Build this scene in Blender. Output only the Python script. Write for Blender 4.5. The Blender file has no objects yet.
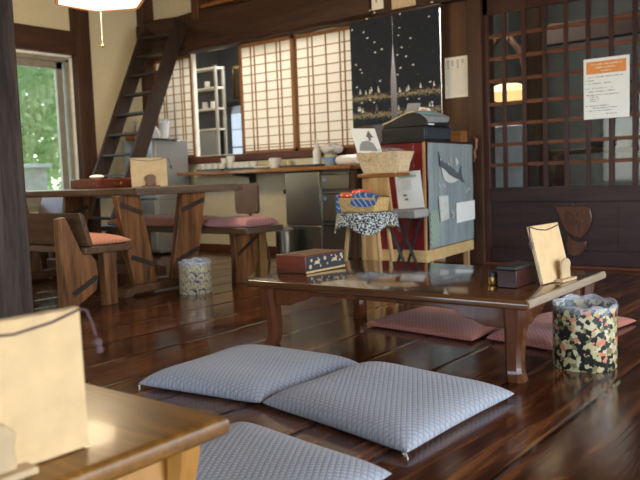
import bpy, math, random
from mathutils import Vector, Matrix
random.seed(7)
R = math.radians
S = bpy.context.scene
COL = S.collection

# ------------------------------------------------------------------ materials
class NT:
    def __init__(s, name):
        s.m = bpy.data.materials.new(name); s.m.use_nodes = True
        s.t = s.m.node_tree; s.b = s.t.nodes['Principled BSDF']
    def n(s, typ, **kw):
        nd = s.t.nodes.new(typ)
        for k, v in kw.items():
            if k.startswith('i_'):
                key = k[2:]
                key = int(key) if key.isdigit() else key.replace('_', ' ')
                s.put(nd.inputs[key], v)
            else: setattr(nd, k, v)
        return nd
    def put(s, sock, v):
        if isinstance(v, bpy.types.NodeSocket): s.t.links.new(v, sock)
        else: sock.default_value = v
    def math(s, op, a, b=0.0, c=None):
        nd = s.t.nodes.new('ShaderNodeMath'); nd.operation = op
        s.put(nd.inputs[0], a); s.put(nd.inputs[1], b)
        if c is not None: s.put(nd.inputs[2], c)
        return nd.outputs[0]
    def coords(s, scale=(1, 1, 1), rot=(0, 0, 0), loc=(0, 0, 0)):
        tc = s.t.nodes.new('ShaderNodeTexCoord')
        mp = s.n('ShaderNodeMapping'); s.t.links.new(tc.outputs['Object'], mp.inputs[0])
        mp.inputs['Scale'].default_value = scale; mp.inputs['Rotation'].default_value = rot; mp.inputs['Location'].default_value = loc
        return mp.outputs[0]
    def ramp(s, fac, stops, interp='LINEAR'):
        nd = s.t.nodes.new('ShaderNodeValToRGB'); nd.color_ramp.interpolation = interp
        el = nd.color_ramp.elements
        while len(el) < len(stops): el.new(0.5)
        for e, (p, c) in zip(el, stops): e.position = p; e.color = (*c, 1)
        s.put(nd.inputs[0], fac); return nd.outputs[0]
    def mix(s, fac, a, b, mode='MIX'):
        nd = s.t.nodes.new('ShaderNodeMix'); nd.data_type = 'RGBA'; nd.blend_type = mode
        s.put(nd.inputs[0], fac)
        s.put(nd.inputs[6], (*a, 1) if isinstance(a, tuple) else a)
        s.put(nd.inputs[7], (*b, 1) if isinstance(b, tuple) else b)
        return nd.outputs[2]
    def sep(s, v):
        nd = s.t.nodes.new('ShaderNodeSeparateXYZ'); s.t.links.new(v, nd.inputs[0]); return nd.outputs
    def noise(s, v, scale, detail=4, dist=0.0, rough=.55):
        nd = s.n('ShaderNodeTexNoise'); s.t.links.new(v, nd.inputs['Vector'])
        nd.inputs['Scale'].default_value = scale; nd.inputs['Detail'].default_value = detail
        nd.inputs['Distortion'].default_value = dist; nd.inputs['Roughness'].default_value = rough
        return nd.outputs[0]
    def bump(s, h, strength=.2, dist=.01):
        nd = s.n('ShaderNodeBump'); s.put(nd.inputs['Height'], h)
        nd.inputs['Strength'].default_value = strength; nd.inputs['Distance'].default_value = dist
        s.t.links.new(nd.outputs[0], s.b.inputs['Normal'])
    def base(s, c): s.put(s.b.inputs['Base Color'], (*c, 1) if isinstance(c, tuple) else c)
    def fin(s, rough=.5, metal=0.0, coat=0.0, spec=.5):
        s.put(s.b.inputs['Roughness'], rough); s.b.inputs['Metallic'].default_value = metal
        s.b.inputs['Coat Weight'].default_value = coat; s.b.inputs['Coat Roughness'].default_value = .08
        s.b.inputs['Specular IOR Level'].default_value = spec
        return s.m

def plain(name, c, rough=.5, metal=0.0, var=.12, scale=12, coat=0.0, bump=0.0, spec=.5):
    m = NT(name); v = m.coords(); f = m.noise(v, scale, 3)
    m.base(m.ramp(f, [(.3, tuple(x*(1-var) for x in c)), (.7, tuple(min(1, x*(1+var)) for x in c))]))
    if bump: m.bump(f, bump, .004)
    return m.fin(rough, metal, coat, spec)

def wood(name, dark, light, axis='X', scale=7, rough=.4, coat=0.0, contrast=1.0, bump=.15, spec=.28):
    m = NT(name); k = .09
    sc = {'X': (k, 1, 1), 'Y': (1, k, 1), 'Z': (1, 1, k)}[axis]
    v = m.coords(sc)
    f = m.noise(v, scale, 6, 1.2); g = m.noise(v, scale*9, 3, .3)
    h = m.math('ADD', m.math('MULTIPLY', f, .7), m.math('MULTIPLY', g, .3))
    lo = .5-.16/contrast; hi = .5+.16/contrast
    m.base(m.ramp(h, [(lo, dark), (hi, light)]))
    m.bump(h, bump, .004)
    return m.fin(rough, 0, coat, spec)

def cloth_scale(name, base, line, k=95.0, rough=.9):
    m = NT(name); v = m.coords((1, 1, 1), (0, 0, R(8))); x, y, z = m.sep(v)
    a = m.math('ABSOLUTE', m.math('SINE', m.math('MULTIPLY', m.math('ADD', x, m.math('MULTIPLY', y, .8)), k)))
    b = m.math('ABSOLUTE', m.math('SINE', m.math('MULTIPLY', m.math('SUBTRACT', x, m.math('MULTIPLY', y, .8)), k)))
    mn = m.math('MINIMUM', a, b)
    nz = m.noise(v, 60, 3)
    mn2 = m.math('ADD', mn, m.math('MULTIPLY', m.math('SUBTRACT', nz, .5), .5))
    big = m.noise(v, 5, 2)
    c = m.ramp(mn2, [(.1, line), (.42, base)])
    c = m.mix(m.math('MULTIPLY', big, .25), c, tuple(min(1, q*1.25) for q in base))
    m.base(c); m.bump(mn2, .35, .004)
    m.b.inputs['Sheen Weight'].default_value = .15
    return m.fin(rough, spec=.2)

M = {}
# floor boards running in Y
m = NT('floor_boards'); v = m.coords(); x, y, z = m.sep(v)
bx = m.math('DIVIDE', m.math('ADD', x, .77), .32)
cell = m.math('FLOOR', bx); fr = m.math('FRACT', bx)
d = m.math('MINIMUM', fr, m.math('SUBTRACT', 1.0, fr))
seam = m.math('LESS_THAN', d, .016); sd = m.math('MINIMUM', 1.0, m.math('DIVIDE', d, .05))
wn = m.n('ShaderNodeTexWhiteNoise', noise_dimensions='1D'); m.put(wn.inputs['W'], cell)
mp = m.coords((1, .07, 1)); cmb = m.n('ShaderNodeCombineXYZ'); m.put(cmb.inputs[2], m.math('MULTIPLY', cell, 3.7))
va = m.n('ShaderNodeVectorMath', operation='ADD'); m.put(va.inputs[0], mp); m.put(va.inputs[1], cmb.outputs[0])
g1 = m.noise(va.outputs[0], 13, 8, 1.6); g2 = m.noise(va.outputs[0], 60, 3)
h = m.math('ADD', m.math('MULTIPLY', g1, .75), m.math('MULTIPLY', g2, .25))
c = m.ramp(h, [(.36, (.013, .0035, .0015)), (.5, (.075, .020, .0065)), (.63, (.26, .085, .024))])
c = m.mix(m.math('MULTIPLY', wn.outputs[0], .4), c, (.035, .014, .008))
wear = m.noise(m.coords((1, .5, 1)), 2.2, 5)
c = m.mix(seam, c, (.004, .002, .0015)); m.base(c)
rg = m.math('ADD', .03, m.math('MULTIPLY', m.noise(m.coords((1, .4, 1)), 7, 6), .22))
m.bump(m.math('ADD', m.math('ADD', m.math('MULTIPLY', wear, .5), m.math('MULTIPLY', g1, .25)), m.math('MULTIPLY', sd, .8)), .24, .010)
M['floor'] = m.fin(rg, 0, 0, .55)

M['plaster'] = plain('cream_plaster', (.66, .57, .37), .9, var=.04, scale=40, bump=.1)
M['plaster_low'] = plain('pale_plaster', (.70, .63, .46), .9, var=.04, scale=30, bump=.1)
M['ceil'] = plain('ceiling_boards', (.42, .33, .22), .8, var=.1)
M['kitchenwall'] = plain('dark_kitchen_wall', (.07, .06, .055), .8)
M['beyondwall'] = plain('dim_grey_wall', (.15, .16, .16), .9)
M['paleblue'] = plain('pale_blue_grey', (.50, .56, .60), .5)
M['greywall'] = plain('grey_wall', (.42, .43, .42), .9, var=.06, scale=4)
M['beam'] = wood('dark_beam', (.020, .009, .006), (.075, .032, .018), 'X', 6, .5)
M['beam_y'] = wood('dark_beam_along', (.028, .012, .008), (.085, .035, .020), 'Y', 6, .5)
M['post'] = wood('dark_post', (.030, .013, .008), (.10, .042, .022), 'Z', 6, .5)
M['post_grey'] = wood('weathered_post', (.020, .013, .011), (.075, .052, .042), 'Z', 10, .75, contrast=1.3, spec=.2)
M['brownpost'] = wood('brown_post', (.055, .022, .010), (.13, .055, .024), 'Z', 6, .5)
M['door'] = wood('door_wood', (.020, .010, .010), (.055, .026, .024), 'X', 8, .38)
M['door_z'] = wood('door_bar_wood', (.026, .010, .008), (.075, .030, .022), 'Z', 8, .38)
M['door_rail'] = wood('door_rail_wood', (.09, .026, .012), (.20, .065, .028), 'X', 8, .4)
M['shoji_f'] = wood('shoji_frame_wood', (.20, .085, .028), (.36, .17, .065), 'Z', 10, .5)
M['kumiko'] = wood('shoji_lattice_wood', (.30, .17, .07), (.46, .28, .13), 'Z', 10, .5)
M['sillwood'] = wood('red_brown_sill', (.055, .018, .010), (.14, .045, .020), 'X', 8, .4)
M['table'] = wood('glossy_brown_table', (.042, .014, .005), (.15, .056, .018), 'X', 7, .12, coat=.5, contrast=.8, bump=.05, spec=.5)
M['tableleg'] = wood('glossy_red_brown_leg', (.055, .018, .008), (.135, .045, .019), 'Z', 7, .13, coat=.4, bump=.03)
M['table_daylit'] = wood('daylit_table_edge', (.17, .115, .075), (.42, .33, .25), 'Y', 9, .35)  # paler than the top: daylight on the end edge put into the colour
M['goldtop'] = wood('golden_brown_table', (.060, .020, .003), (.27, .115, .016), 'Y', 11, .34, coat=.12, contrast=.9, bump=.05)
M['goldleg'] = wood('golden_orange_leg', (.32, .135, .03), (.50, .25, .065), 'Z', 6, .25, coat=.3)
M['slab'] = wood('dark_slab_wood', (.045, .020, .010), (.16, .080, .042), 'X', 8, .3, coat=.2)
M['slab_end'] = wood('lit_slab_edge', (.075, .045, .034), (.20, .135, .10), 'Y', 8, .35)  # lighter copy of the slab wood, paints the light on its end faces
M['plank'] = wood('rough_plank', (.032, .012, .005), (.29, .118, .040), 'Z', 8, .42, contrast=1.2, bump=.3)
M['plank_d'] = wood('rough_plank_dark', (.045, .018, .009), (.15, .068, .030), 'X', 5, .42, bump=.3)
M['slot'] = wood('dark_inlay', (.018, .010, .007), (.06, .035, .024), 'Y', 12, .5)
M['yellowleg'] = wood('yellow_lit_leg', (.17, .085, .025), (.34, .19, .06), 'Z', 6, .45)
M['ladder'] = wood('ladder_wood', (.014, .008, .006), (.050, .028, .020), 'Z', 7, .55, spec=.3)
M['pine'] = wood('pale_pine', (.52, .33, .13), (.74, .52, .25), 'X', 7, .5, contrast=.7)
M['pine_z'] = wood('pale_pine_upright', (.36, .20, .075), (.60, .38, .17), 'Z', 7, .5, contrast=.7)
M['redbox'] = wood('red_box_wood', (.07, .014, .009), (.20, .05, .026), 'X', 8, .3, coat=.3)
M['hookred'] = plain('pale_red_horn', (.34, .13, .09), .2, coat=.5)
M['redlacq'] = plain('deep_red_lacquer', (.17, .012, .015), .25, coat=.4)
M['counter'] = wood('counter_wood', (.16, .055, .014), (.36, .15, .042), 'X', 8, .25, coat=.4)
M['bluecush'] = cloth_scale('blue_grey_fabric', (.335, .345, .385), (.19, .20, .235), k=150)
M['redcush'] = cloth_scale('salmon_fabric', (.46, .17, .12), (.30, .10, .07), k=150)
M['orangecush'] = cloth_scale('orange_striped_fabric', (.62, .24, .12), (.34, .12, .11), k=160)
M['pinkcush'] = cloth_scale('dusty_pink_fabric', (.46, .22, .20), (.27, .12, .14), k=140)
M['kraft'] = plain('kraft_board', (.64, .44, .225), .75, var=.09, scale=18, bump=.1)
M['paper'] = plain('white_paper', (.88, .88, .86), .8, var=.02)
M['cream_paper'] = plain('cream_paper', (.90, .83, .70), .8, var=.03)
M['orange'] = plain('orange_print', (.80, .30, .08), .7, var=.04)
M['teal'] = plain('teal_print', (.25, .50, .50), .7)
M['ink'] = plain('grey_ink', (.16, .15, .15), .8)
M['cord'] = plain('purple_brown_cord', (.10, .055, .06), .8)
M['steel'] = plain('brushed_steel', (.31, .28, .23), .30, 1.0, var=.06, scale=3)
M['fridge'] = plain('grey_fridge_panel', (.33, .34, .34), .35, .55, var=.05, scale=2)
M['darksteel'] = plain('dark_steel', (.13, .125, .11), .35, .8, var=.1)
M['darkbox'] = plain('near_black_red_lacquer', (.030, .005, .005), .35, spec=.3)
M['black'] = plain('black_plastic', (.014, .014, .016), .35)
M['blackbox'] = plain('dark_navy_plastic', (.030, .036, .048), .45)
M['greyplastic'] = plain('grey_plastic', (.30, .31, .33), .4)
M['white'] = plain('white_ceramic', (.78, .76, .70), .3, var=.03, coat=.3)
M['cloth_w'] = plain('white_cloth', (.78, .75, .70), .9, var=.05)
M['brass'] = plain('brass', (.45, .28, .09), .3, 1.0)
M['wicker'] = plain('wicker', (.55, .36, .14), .8, var=.3, scale=70, bump=.5)
M['straw'] = plain('woven_straw', (.66, .50, .30), .85, var=.2, scale=60, bump=.4)
M['redpack'] = plain('orange_red_packet', (.85, .10, .03), .4)
M['alu'] = plain('window_aluminium', (.27, .24, .18), .5, .2)
M['shelfmetal'] = plain('pale_shelf_metal', (.42, .42, .38), .45, .3)
M['whitetrim'] = plain('white_window_trim', (.78, .75, .66), .6)
M['greymetal'] = plain('grey_seat_fabric', (.33, .32, .32), .8)
M['brown_plate'] = plain('dark_brown_leather', (.12, .07, .045), .4)
M['lens'] = plain('blue_liquid_label', (.15, .32, .62), .4)
M['yellow'] = plain('yellow_label', (.75, .55, .10), .5)
M['bamboo'] = plain('light_wood_block', (.50, .36, .20), .55, var=.15)
M['carved'] = wood('carved_glossy_wood', (.05, .016, .009), (.15, .055, .03), 'Z', 7, .22, coat=.5)
M['bark'] = plain('bark', (.12, .09, .06), .9)
M['ground'] = plain('garden_ground', (.20, .26, .10), .95, var=.3, scale=3)

# floral bin
m = NT('floral_paper'); v = m.coords((1, 1, 1))
dv = m.noise(v, 30, 2); vm = m.n('ShaderNodeVectorMath', operation='ADD'); m.put(vm.inputs[0], v)
sc_ = m.n('ShaderNodeVectorMath', operation='SCALE'); nn = m.n('ShaderNodeTexNoise'); m.put(nn.inputs['Vector'], v); nn.inputs['Scale'].default_value = 70
m.put(sc_.inputs[0], nn.outputs[1]); sc_.inputs['Scale'].default_value = .022; m.put(vm.inputs[1], sc_.outputs[0])
vo = m.n('ShaderNodeTexVoronoi'); m.put(vo.inputs['Vector'], vm.outputs[0]); vo.inputs['Scale'].default_value = 60
wn = m.n('ShaderNodeTexWhiteNoise'); m.put(wn.inputs['Vector'], vo.outputs['Color'])
cc = m.ramp(wn.outputs[0], [(0, (.012, .014, .014)), (.30, (.50, .42, .22)), (.54, (.60, .53, .34)), (.70, (.62, .22, .12)), (.80, (.20, .19, .08)), (.90, (.02, .025, .02))], 'CONSTANT')
edge = m.math('GREATER_THAN', vo.outputs['Distance'], .80)
m.base(m.mix(edge, cc, (.012, .014, .014))); M['floral'] = m.fin(.35, coat=.3)
# wave bin
m = NT('wave_pattern_paper'); v = m.coords((1, 1, 1)); x, y, z = m.sep(v)
ang = m.math('ARCTAN2', y, x)
u = m.math('MULTIPLY', ang, 1.75); w = m.math('MULTIPLY', z, 17)
row = m.math('FLOOR', w); uu = m.math('ADD', u, m.math('MULTIPLY', m.math('MODULO', row, 2.0), .5))
fu = m.math('SUBTRACT', m.math('FRACT', uu), .35); fw = m.math('SUBTRACT', m.math('FRACT', w), .1)
rr = m.math('SQRT', m.math('ADD', m.math('MULTIPLY', fu, fu), m.math('MULTIPLY', m.math('MULTIPLY', fw, fw), .7)))
rr = m.math('ADD', rr, m.math('MULTIPLY', m.noise(v, 34, 3), .75))
m.base(m.ramp(m.math('FRACT', m.math('MULTIPLY', rr, 1.9)), [(0, (.46, .40, .24)), (.36, (.02, .035, .13)), (.60, (.50, .44, .28)), (.74, (.36, .12, .04)), (.85, (.40, .38, .20))], 'CONSTANT'))
M['wave'] = m.fin(.3, coat=.4)
# speckled cloth
m = NT('speckled_cloth'); v = m.coords(); f = m.noise(v, 100, 2, .4)
m.base(m.ramp(f, [(.0, (.016, .02, .03)), (.515, (.58, .59, .56))], 'CONSTANT')); M['speck'] = m.fin(.9)
# blue striped cloth
m = NT('blue_striped_cloth'); v = m.coords((1, 1, 1), (0, 0, R(35))); x, y, z = m.sep(v)
f = m.math('SINE', m.math('MULTIPLY', m.math('ADD', x, z), 190))
m.base(m.ramp(f, [(.0, (.035, .085, .26)), (.70, (.32, .42, .58))], 'CONSTANT')); M['bluestripe'] = m.fin(.9)
# noren
m = NT('noren_navy_cloth'); v = m.coords(); x, y, z = m.sep(v)
f = m.noise(v, 75, 3, rough=.8)
def band(zc, hw):
    return m.math('SUBTRACT', 1.0, m.math('MINIMUM', 1.0, m.math('DIVIDE', m.math('ABSOLUTE', m.math('SUBTRACT', z, zc)), hw)))
bb = m.math('MAXIMUM', band(.270, .060), band(.115, .060))
thr = m.math('SUBTRACT', .69, m.math('MULTIPLY', bb, .23))
sp = m.math('GREATER_THAN', f, thr)
m.base(m.mix(sp, (.012, .016, .026), (.36, .29, .17))); M['noren'] = m.fin(.85)
# tapestry
m = NT('blue_grey_tapestry'); v = m.coords((1, 1, .12)); f = m.noise(v, 16, 4)
m.base(m.ramp(f, [(.35, (.23, .275, .29)), (.65, (.32, .37, .385))])); M['tap'] = m.fin(.6, spec=.3)
m = NT('tapestry_check_corner'); v = m.coords(); ck = m.n('ShaderNodeTexChecker'); m.put(ck.inputs[0], v); ck.inputs['Scale'].default_value = 45
m.put(ck.inputs[1], (.20, .30, .28, 1)); m.put(ck.inputs[2], (.42, .48, .36, 1)); m.base(ck.outputs[0]); M['check'] = m.fin(.7)
M['tapwhite'] = plain('tapestry_white', (.62, .63, .60), .7)
M['tapmark'] = plain('faded_white_print', (.42, .46, .46), .7)
M['fishgrey'] = plain('fish_slate', (.11, .125, .15), .6)
# shoji paper
m = NT('shoji_paper'); v = m.coords(); f = m.noise(v, 3, 2)
m.base(m.ramp(f, [(.3, (.84, .80, .72)), (.7, (.90, .87, .80))])); m.fin(.9, spec=.1)
tr = m.n('ShaderNodeBsdfTranslucent'); tr.inputs[0].default_value = (.96, .92, .85, 1)
mx = m.n('ShaderNodeMixShader'); mx.inputs[0].default_value = .6
m.put(mx.inputs[1], m.b.outputs[0]); m.put(mx.inputs[2], tr.outputs[0]); m.put(m.t.nodes['Material Output'].inputs[0], mx.outputs[0]); M['shoji'] = m.m
# glass
def glass(name, tint=(.93, .95, .95), refl=.12):
    m = NT(name); tp = m.n('ShaderNodeBsdfTransparent'); tp.inputs[0].default_value = (*tint, 1)
    gl = m.n('ShaderNodeBsdfGlossy'); gl.inputs['Roughness'].default_value = .02
    lw = m.n('ShaderNodeLayerWeight'); lw.inputs[0].default_value = .35
    f = m.math('ADD', refl*.5, m.math('MULTIPLY', lw.outputs['Fresnel'], refl*2))
    mx = m.n('ShaderNodeMixShader'); m.put(mx.inputs[0], f); m.put(mx.inputs[1], tp.outputs[0]); m.put(mx.inputs[2], gl.outputs[0])
    m.put(m.t.nodes['Material Output'].inputs[0], mx.outputs[0]); return m.m
M['glass'] = glass('window_glass'); M['doorglass'] = glass('door_glass', (.80, .82, .82), .05)
m = NT('plastic_film'); m.base((.75, .82, .92)); m.fin(.12)
tp = m.n('ShaderNodeBsdfTransparent'); mx = m.n('ShaderNodeMixShader'); mx.inputs[0].default_value = .22
m.put(mx.inputs[1], tp.outputs[0]); m.put(mx.inputs[2], m.b.outputs[0]); m.put(m.t.nodes['Material Output'].inputs[0], mx.outputs[0]); M['film'] = m.m
def emis(name, c, s):
    m = NT(name); m.base(c); m.b.inputs['Emission Color'].default_value = (*c, 1); m.b.inputs['Emission Strength'].default_value = s; return m.fin(.6)
M['lampglow'] = emis('lit_lamp_paper', (1, .95, .85), 3.0)
M['warmglow'] = emis('warm_reflection_glow', (1, .66, .27), 1.6)
m = NT('leaf_green'); v = m.coords(); f = m.noise(v, 2.5, 3)
m.base(m.ramp(f, [(.3, (.20, .31, .09)), (.7, (.55, .66, .34))])); m.fin(.5)
tr = m.n('ShaderNodeBsdfTranslucent'); tr.inputs[0].default_value = (.58, .70, .34, 1)
mx = m.n('ShaderNodeMixShader'); mx.inputs[0].default_value = .45
m.put(mx.inputs[1], m.b.outputs[0]); m.put(mx.inputs[2], tr.outputs[0]); m.put(m.t.nodes['Material Output'].inputs[0], mx.outputs[0]); M['leaf'] = m.m

# ------------------------------------------------------------------ mesh builder
class MB:
    def __init__(s): s.v = []; s.f = []; s.mi = []; s.cur = 0
    def add(s, vs, fs):
        o = len(s.v); s.v += [tuple(p) for p in vs]
        for f in fs: s.f.append([o+i for i in f]); s.mi.append(s.cur)
        return s
    def box(s, x0, x1, y0, y1, z0, z1):
        return s.add([(x0,y0,z0),(x1,y0,z0),(x1,y1,z0),(x0,y1,z0),(x0,y0,z1),(x1,y0,z1),(x1,y1,z1),(x0,y1,z1)],
                     [(3,2,1,0),(4,5,6,7),(0,1,5,4),(1,2,6,5),(2,3,7,6),(3,0,4,7)])
    def hexa(s, p):   # 8 points: bottom 4 ccw, top 4
        return s.add(p, [(3,2,1,0),(4,5,6,7),(0,1,5,4),(1,2,6,5),(2,3,7,6),(3,0,4,7)])
    def prism(s, poly, axis, a, b):
        # poly of 2D points; axis 'X': (y,z); 'Y': (x,z); 'Z': (x,y)
        def mk(p, t): return {'X': (t, p[0], p[1]), 'Y': (p[0], t, p[1]), 'Z': (p[0], p[1], t)}[axis]
        n = len(poly); vs = [mk(p, a) for p in poly]+[mk(p, b) for p in poly]
        fs = [tuple(range(n))[::-1], tuple(range(n, 2*n))]+[(i, (i+1) % n, n+(i+1) % n, n+i) for i in range(n)]
        return s.add(vs, fs)
    def lathe(s, prof, cx=0, cy=0, n=32, cap=True):
        o = []; 
        for r, z in prof:
            for i in range(n):
                a = 2*math.pi*i/n; o.append((cx+r*math.cos(a), cy+r*math.sin(a), z))
        k = len(prof); fs = []
        for j in range(k-1):
            for i in range(n):
                fs.append((j*n+i, j*n+(i+1) % n, (j+1)*n+(i+1) % n, (j+1)*n+i))
        if cap: fs.append(tuple(range(n))[::-1]); fs.append(tuple((k-1)*n+i for i in range(n)))
        return s.add(o, fs)
    def tube(s, pts, r, n=8):
        pts = [Vector(p) for p in pts]; vs = []; rs = r if isinstance(r, (list, tuple)) else [r]*len(pts)
        up = None
        for i, p in enumerate(pts):
            t = (pts[min(i+1, len(pts)-1)]-pts[max(i-1, 0)]).normalized()
            if up is None: up = Vector((0, 0, 1)) if abs(t.z) < .9 else Vector((1, 0, 0))
            a = t.cross(up).normalized(); b = t.cross(a).normalized(); up = -b if False else up
            for k in range(n):
                an = 2*math.pi*k/n; vs.append(p+(a*math.cos(an)+b*math.sin(an))*rs[i])
        fs = []
        for j in range(len(pts)-1):
            for k in range(n): fs.append((j*n+k, j*n+(k+1) % n, (j+1)*n+(k+1) % n, (j+1)*n+k))
        fs.append(tuple(range(n))); fs.append(tuple((len(pts)-1)*n+i for i in range(n))[::-1])
        return s.add(vs, fs)
    def bar(s, p, q, w, t, up=(0, 0, 1)):   # rectangular bar from p to q
        p = Vector(p); q = Vector(q); d = (q-p).normalized(); u = Vector(up)
        a = d.cross(u).normalized()*w/2; b = a.cross(d).normalized()*t/2
        return s.hexa([p-a-b, p+a-b, p+a+b, p-a+b, q-a-b, q+a-b, q+a+b, q-a+b])
    def loft(s, secs):   # list of rings with same count
        n = len(secs[0]); vs = [p for r in secs for p in r]; fs = []
        for j in range(len(secs)-1):
            for i in range(n): fs.append((j*n+i, j*n+(i+1) % n, (j+1)*n+(i+1) % n, (j+1)*n+i))
        fs.append(tuple(range(n))[::-1]); fs.append(tuple((len(secs)-1)*n+i for i in range(n)))
        return s.add(vs, fs)
    def ball(s, c, r, n=12, m=8, sz=1.0):
        prof = [(r*math.sin(math.pi*j/m), c[2]-r*sz*math.cos(math.pi*j/m)) for j in range(m+1)]
        prof[0] = (1e-4, prof[0][1]); prof[-1] = (1e-4, prof[-1][1])
        return s.lathe(prof, c[0], c[1], n)

def tag(o, label=None, cat=None, group=None, kind=None):
    if label: o['label'] = label
    if cat: o['category'] = cat
    if group: o['group'] = group
    if kind: o['kind'] = kind
    return o
def thing(name, label, cat, loc, rz=0, group=None):
    o = bpy.data.objects.new(name, None); COL.objects.link(o); o.empty_display_size = .05
    o.location = loc; o.rotation_euler = (0, 0, rz); return tag(o, label, cat, group)
WP = {}
def obj(name, mb, mats, parent=None, bevel=0.0, local=False, smooth=True, sub=0, label=None, seg=2):
    """mesh in world coordinates (or in the parent's own with local=True)"""
    vs = [Vector(p) for p in mb.v]
    if parent is None:
        lo = [min(p[i] for p in vs) for i in range(3)]; hi = [max(p[i] for p in vs) for i in range(3)]
        org = Vector(((lo[0]+hi[0])/2, (lo[1]+hi[1])/2, lo[2])) if not local else Vector((0, 0, 0))
    elif local: org = Vector((0, 0, 0))
    else: org = WP[parent.name] if parent.name in WP else parent.location.copy()
    me = bpy.data.meshes.new(name); me.from_pydata([p-org for p in vs], [], mb.f); me.update()
    if not isinstance(mats, (list, tuple)): mats = [mats]
    for mt in mats: me.materials.append(M[mt] if isinstance(mt, str) else mt)
    for p, k in zip(me.polygons, mb.mi): p.material_index = k
    if smooth:
        me.polygons.foreach_set('use_smooth', [True]*len(me.polygons)); me.set_sharp_from_angle(angle=R(35))
    o = bpy.data.objects.new(name, me); COL.objects.link(o)
    if parent is None: o.location = org
    else: o.parent = parent
    WP[o.name] = org.copy()
    if bevel:
        b = o.modifiers.new('bevel', 'BEVEL'); b.width = bevel; b.segments = seg; b.limit_method = 'ANGLE'; b.angle_limit = R(40)
        b.harden_normals = False
    if sub:
        b = o.modifiers.new('sub', 'SUBSURF'); b.levels = sub; b.render_levels = sub
    if label: o['label'] = label
    return o
def struct(name, mb, mats, bevel=0.0, parent=None, **k):
    o = obj(name, mb, mats, parent, bevel, **k)
    if parent is None: o['kind'] = 'structure'
    return o
def B(*a): return MB().box(*a)

# ================================================================== ROOM SHELL
CE = 3.05
struct('floor', B(-7.1, 3.2, -2.6, 5.72, -.08, 0), 'floor')
struct('ceiling', B(-7.1, 3.2, -2.6, 6.0, CE, CE+.08), 'ceil')
# left wall with window
mb = MB(); mb.box(-7.08, -6.95, -2.6, 3.05, 0, CE); mb.box(-7.08, -6.95, 4.70, 5.95, 0, CE)
mb.box(-7.08, -6.95, 3.05, 4.70, 0, .47); mb.box(-7.08, -6.95, 3.05, 4.70, 2.13, CE)
struct('wall_left', mb, 'plaster')
struct('trim_1', B(-6.97, -6.88, -2.6, 4.72, 2.135, 2.375), 'beam_y', .006)          # beam over the window
struct('trim_2', B(-6.98, -6.86, 4.715, 4.90, 0, CE), 'post', .008)                    # wall post
struct('trim_3', B(-6.97, -6.84, 5.60, 5.76, 2.56, CE), 'post', .006)                  # corner post above the beam
struct('trim_4', B(-6.97, -6.86, 5.62, 5.76, 0, 2.2), 'post', .006)
# window 1
w = bpy.data.objects.new('window_1', None); COL.objects.link(w); w.location = (-7.0, 3.9, .47); w['kind'] = 'structure'
mb = MB(); mb.box(-7.06, -6.945, 4.690, 4.716, .47, 2.13); mb.box(-7.06, -6.945, 3.05, 4.716, 2.105, 2.135); mb.box(-7.06, -6.90, 3.05, 4.71, .455, .51)
obj('window_trim', mb, 'whitetrim', w, .004)
mb = MB()
for y0, y1 in ((4.645, 4.69), (3.05, 3.1)): mb.box(-7.05, -6.97, y0, y1, .51, 2.085)
mb.box(-7.05, -6.97, 3.05, 4.69, 2.06, 2.105); mb.box(-7.05, -6.97, 3.05, 4.69, .51, .56)
obj('window_frame', mb, 'alu', w, .003)
mb = MB()
for y0, y1 in ((4.545, 4.62), (3.72, 3.80)): mb.box(-7.03, -6.985, y0, y1, .56, 2.06)
mb.box(-7.03, -6.985, 3.72, 4.62, 1.985, 2.06); mb.box(-7.03, -6.985, 3.72, 4.62, .56, .67)
obj('window_sash', mb, 'alu', w, .003)
obj('window_pane', B(-7.012, -7.006, 3.10, 4.645, .56, 2.06), 'glass', w)

# back wall
mb = MB()
mb.box(-7.08, -3.98, 5.76, 5.92, 0, .97); mb.box(-7.08, -6.86, 5.76, 5.92, .97, 2.2)
mb.box(-7.08, 3.2, 5.76, 5.92, 2.20, CE)
mb.box(-.90, 3.2, 5.76, 5.92, 0, 2.2)
struct('wall_back', mb, 'plaster_low')
struct('trim_5', B(-7.0, -3.97, 5.66, 5.80, .965, 1.035), 'sillwood', .005)            # sill of the paper screens
mb = MB()   # great beam, slightly irregular log
secs = []
for i in range(25):
    X = -6.95+i*(3.2/24.0)
    zt = 2.575+.012*math.sin(i*.9); zb = 2.165+.006*math.sin(i*1.7)
    yf = 5.585+.01*math.sin(i*.6)
    secs.append([(X, yf, zb+.03), (X, yf, zt-.03), (X, yf+.03, zt), (X, 5.76, zt), (X, 5.76, zb), (X, yf+.03, zb)])
mb.loft(secs); struct('trim_6', mb, 'beam')
struct('trim_7', B(-3.74, 3.2, 5.60, 5.76, 2.165, 2.62), 'beam', .01)
struct('trim_8', B(-7.1, -6.2, 5.63, 5.78, .0, .07), 'sillwood', .003)
mb = MB(); mb.box(-6.2, -3.98, 5.73, 5.76, 0, .07); struct('baseboard_back', mb, 'sillwood', .003)
struct('trim_9', B(-6.01, -5.90, 5.57, 5.70, 2.48, CE), 'brownpost', .006)             # short post of the loft rail
struct('trim_10', B(-5.90, -3.0, 5.60, 5.68, 2.585, 2.625), 'counter', .004)  # lighter wood strip paints the light along the loft rail
struct('trim_11', B(-5.90, 3.2, 5.70, 5.758, 2.62, CE), 'sillwood')
# posts between curtain and lattice door
struct('trim_12', B(-3.10, -2.845, 5.68, 5.90, 0, 2.2), 'brownpost', .006)
struct('trim_13', B(-2.845, -2.72, 5.655, 5.90, 0, 2.2), 'post', .006)
struct('trim_14', B(-4.02, -3.95, 5.67, 5.90, 0, 2.2), 'post', .005)
struct('trim_15', B(-2.72, 3.2, 5.66, 5.78, -.0, .025), 'door_rail', .003)              # door track
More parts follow.
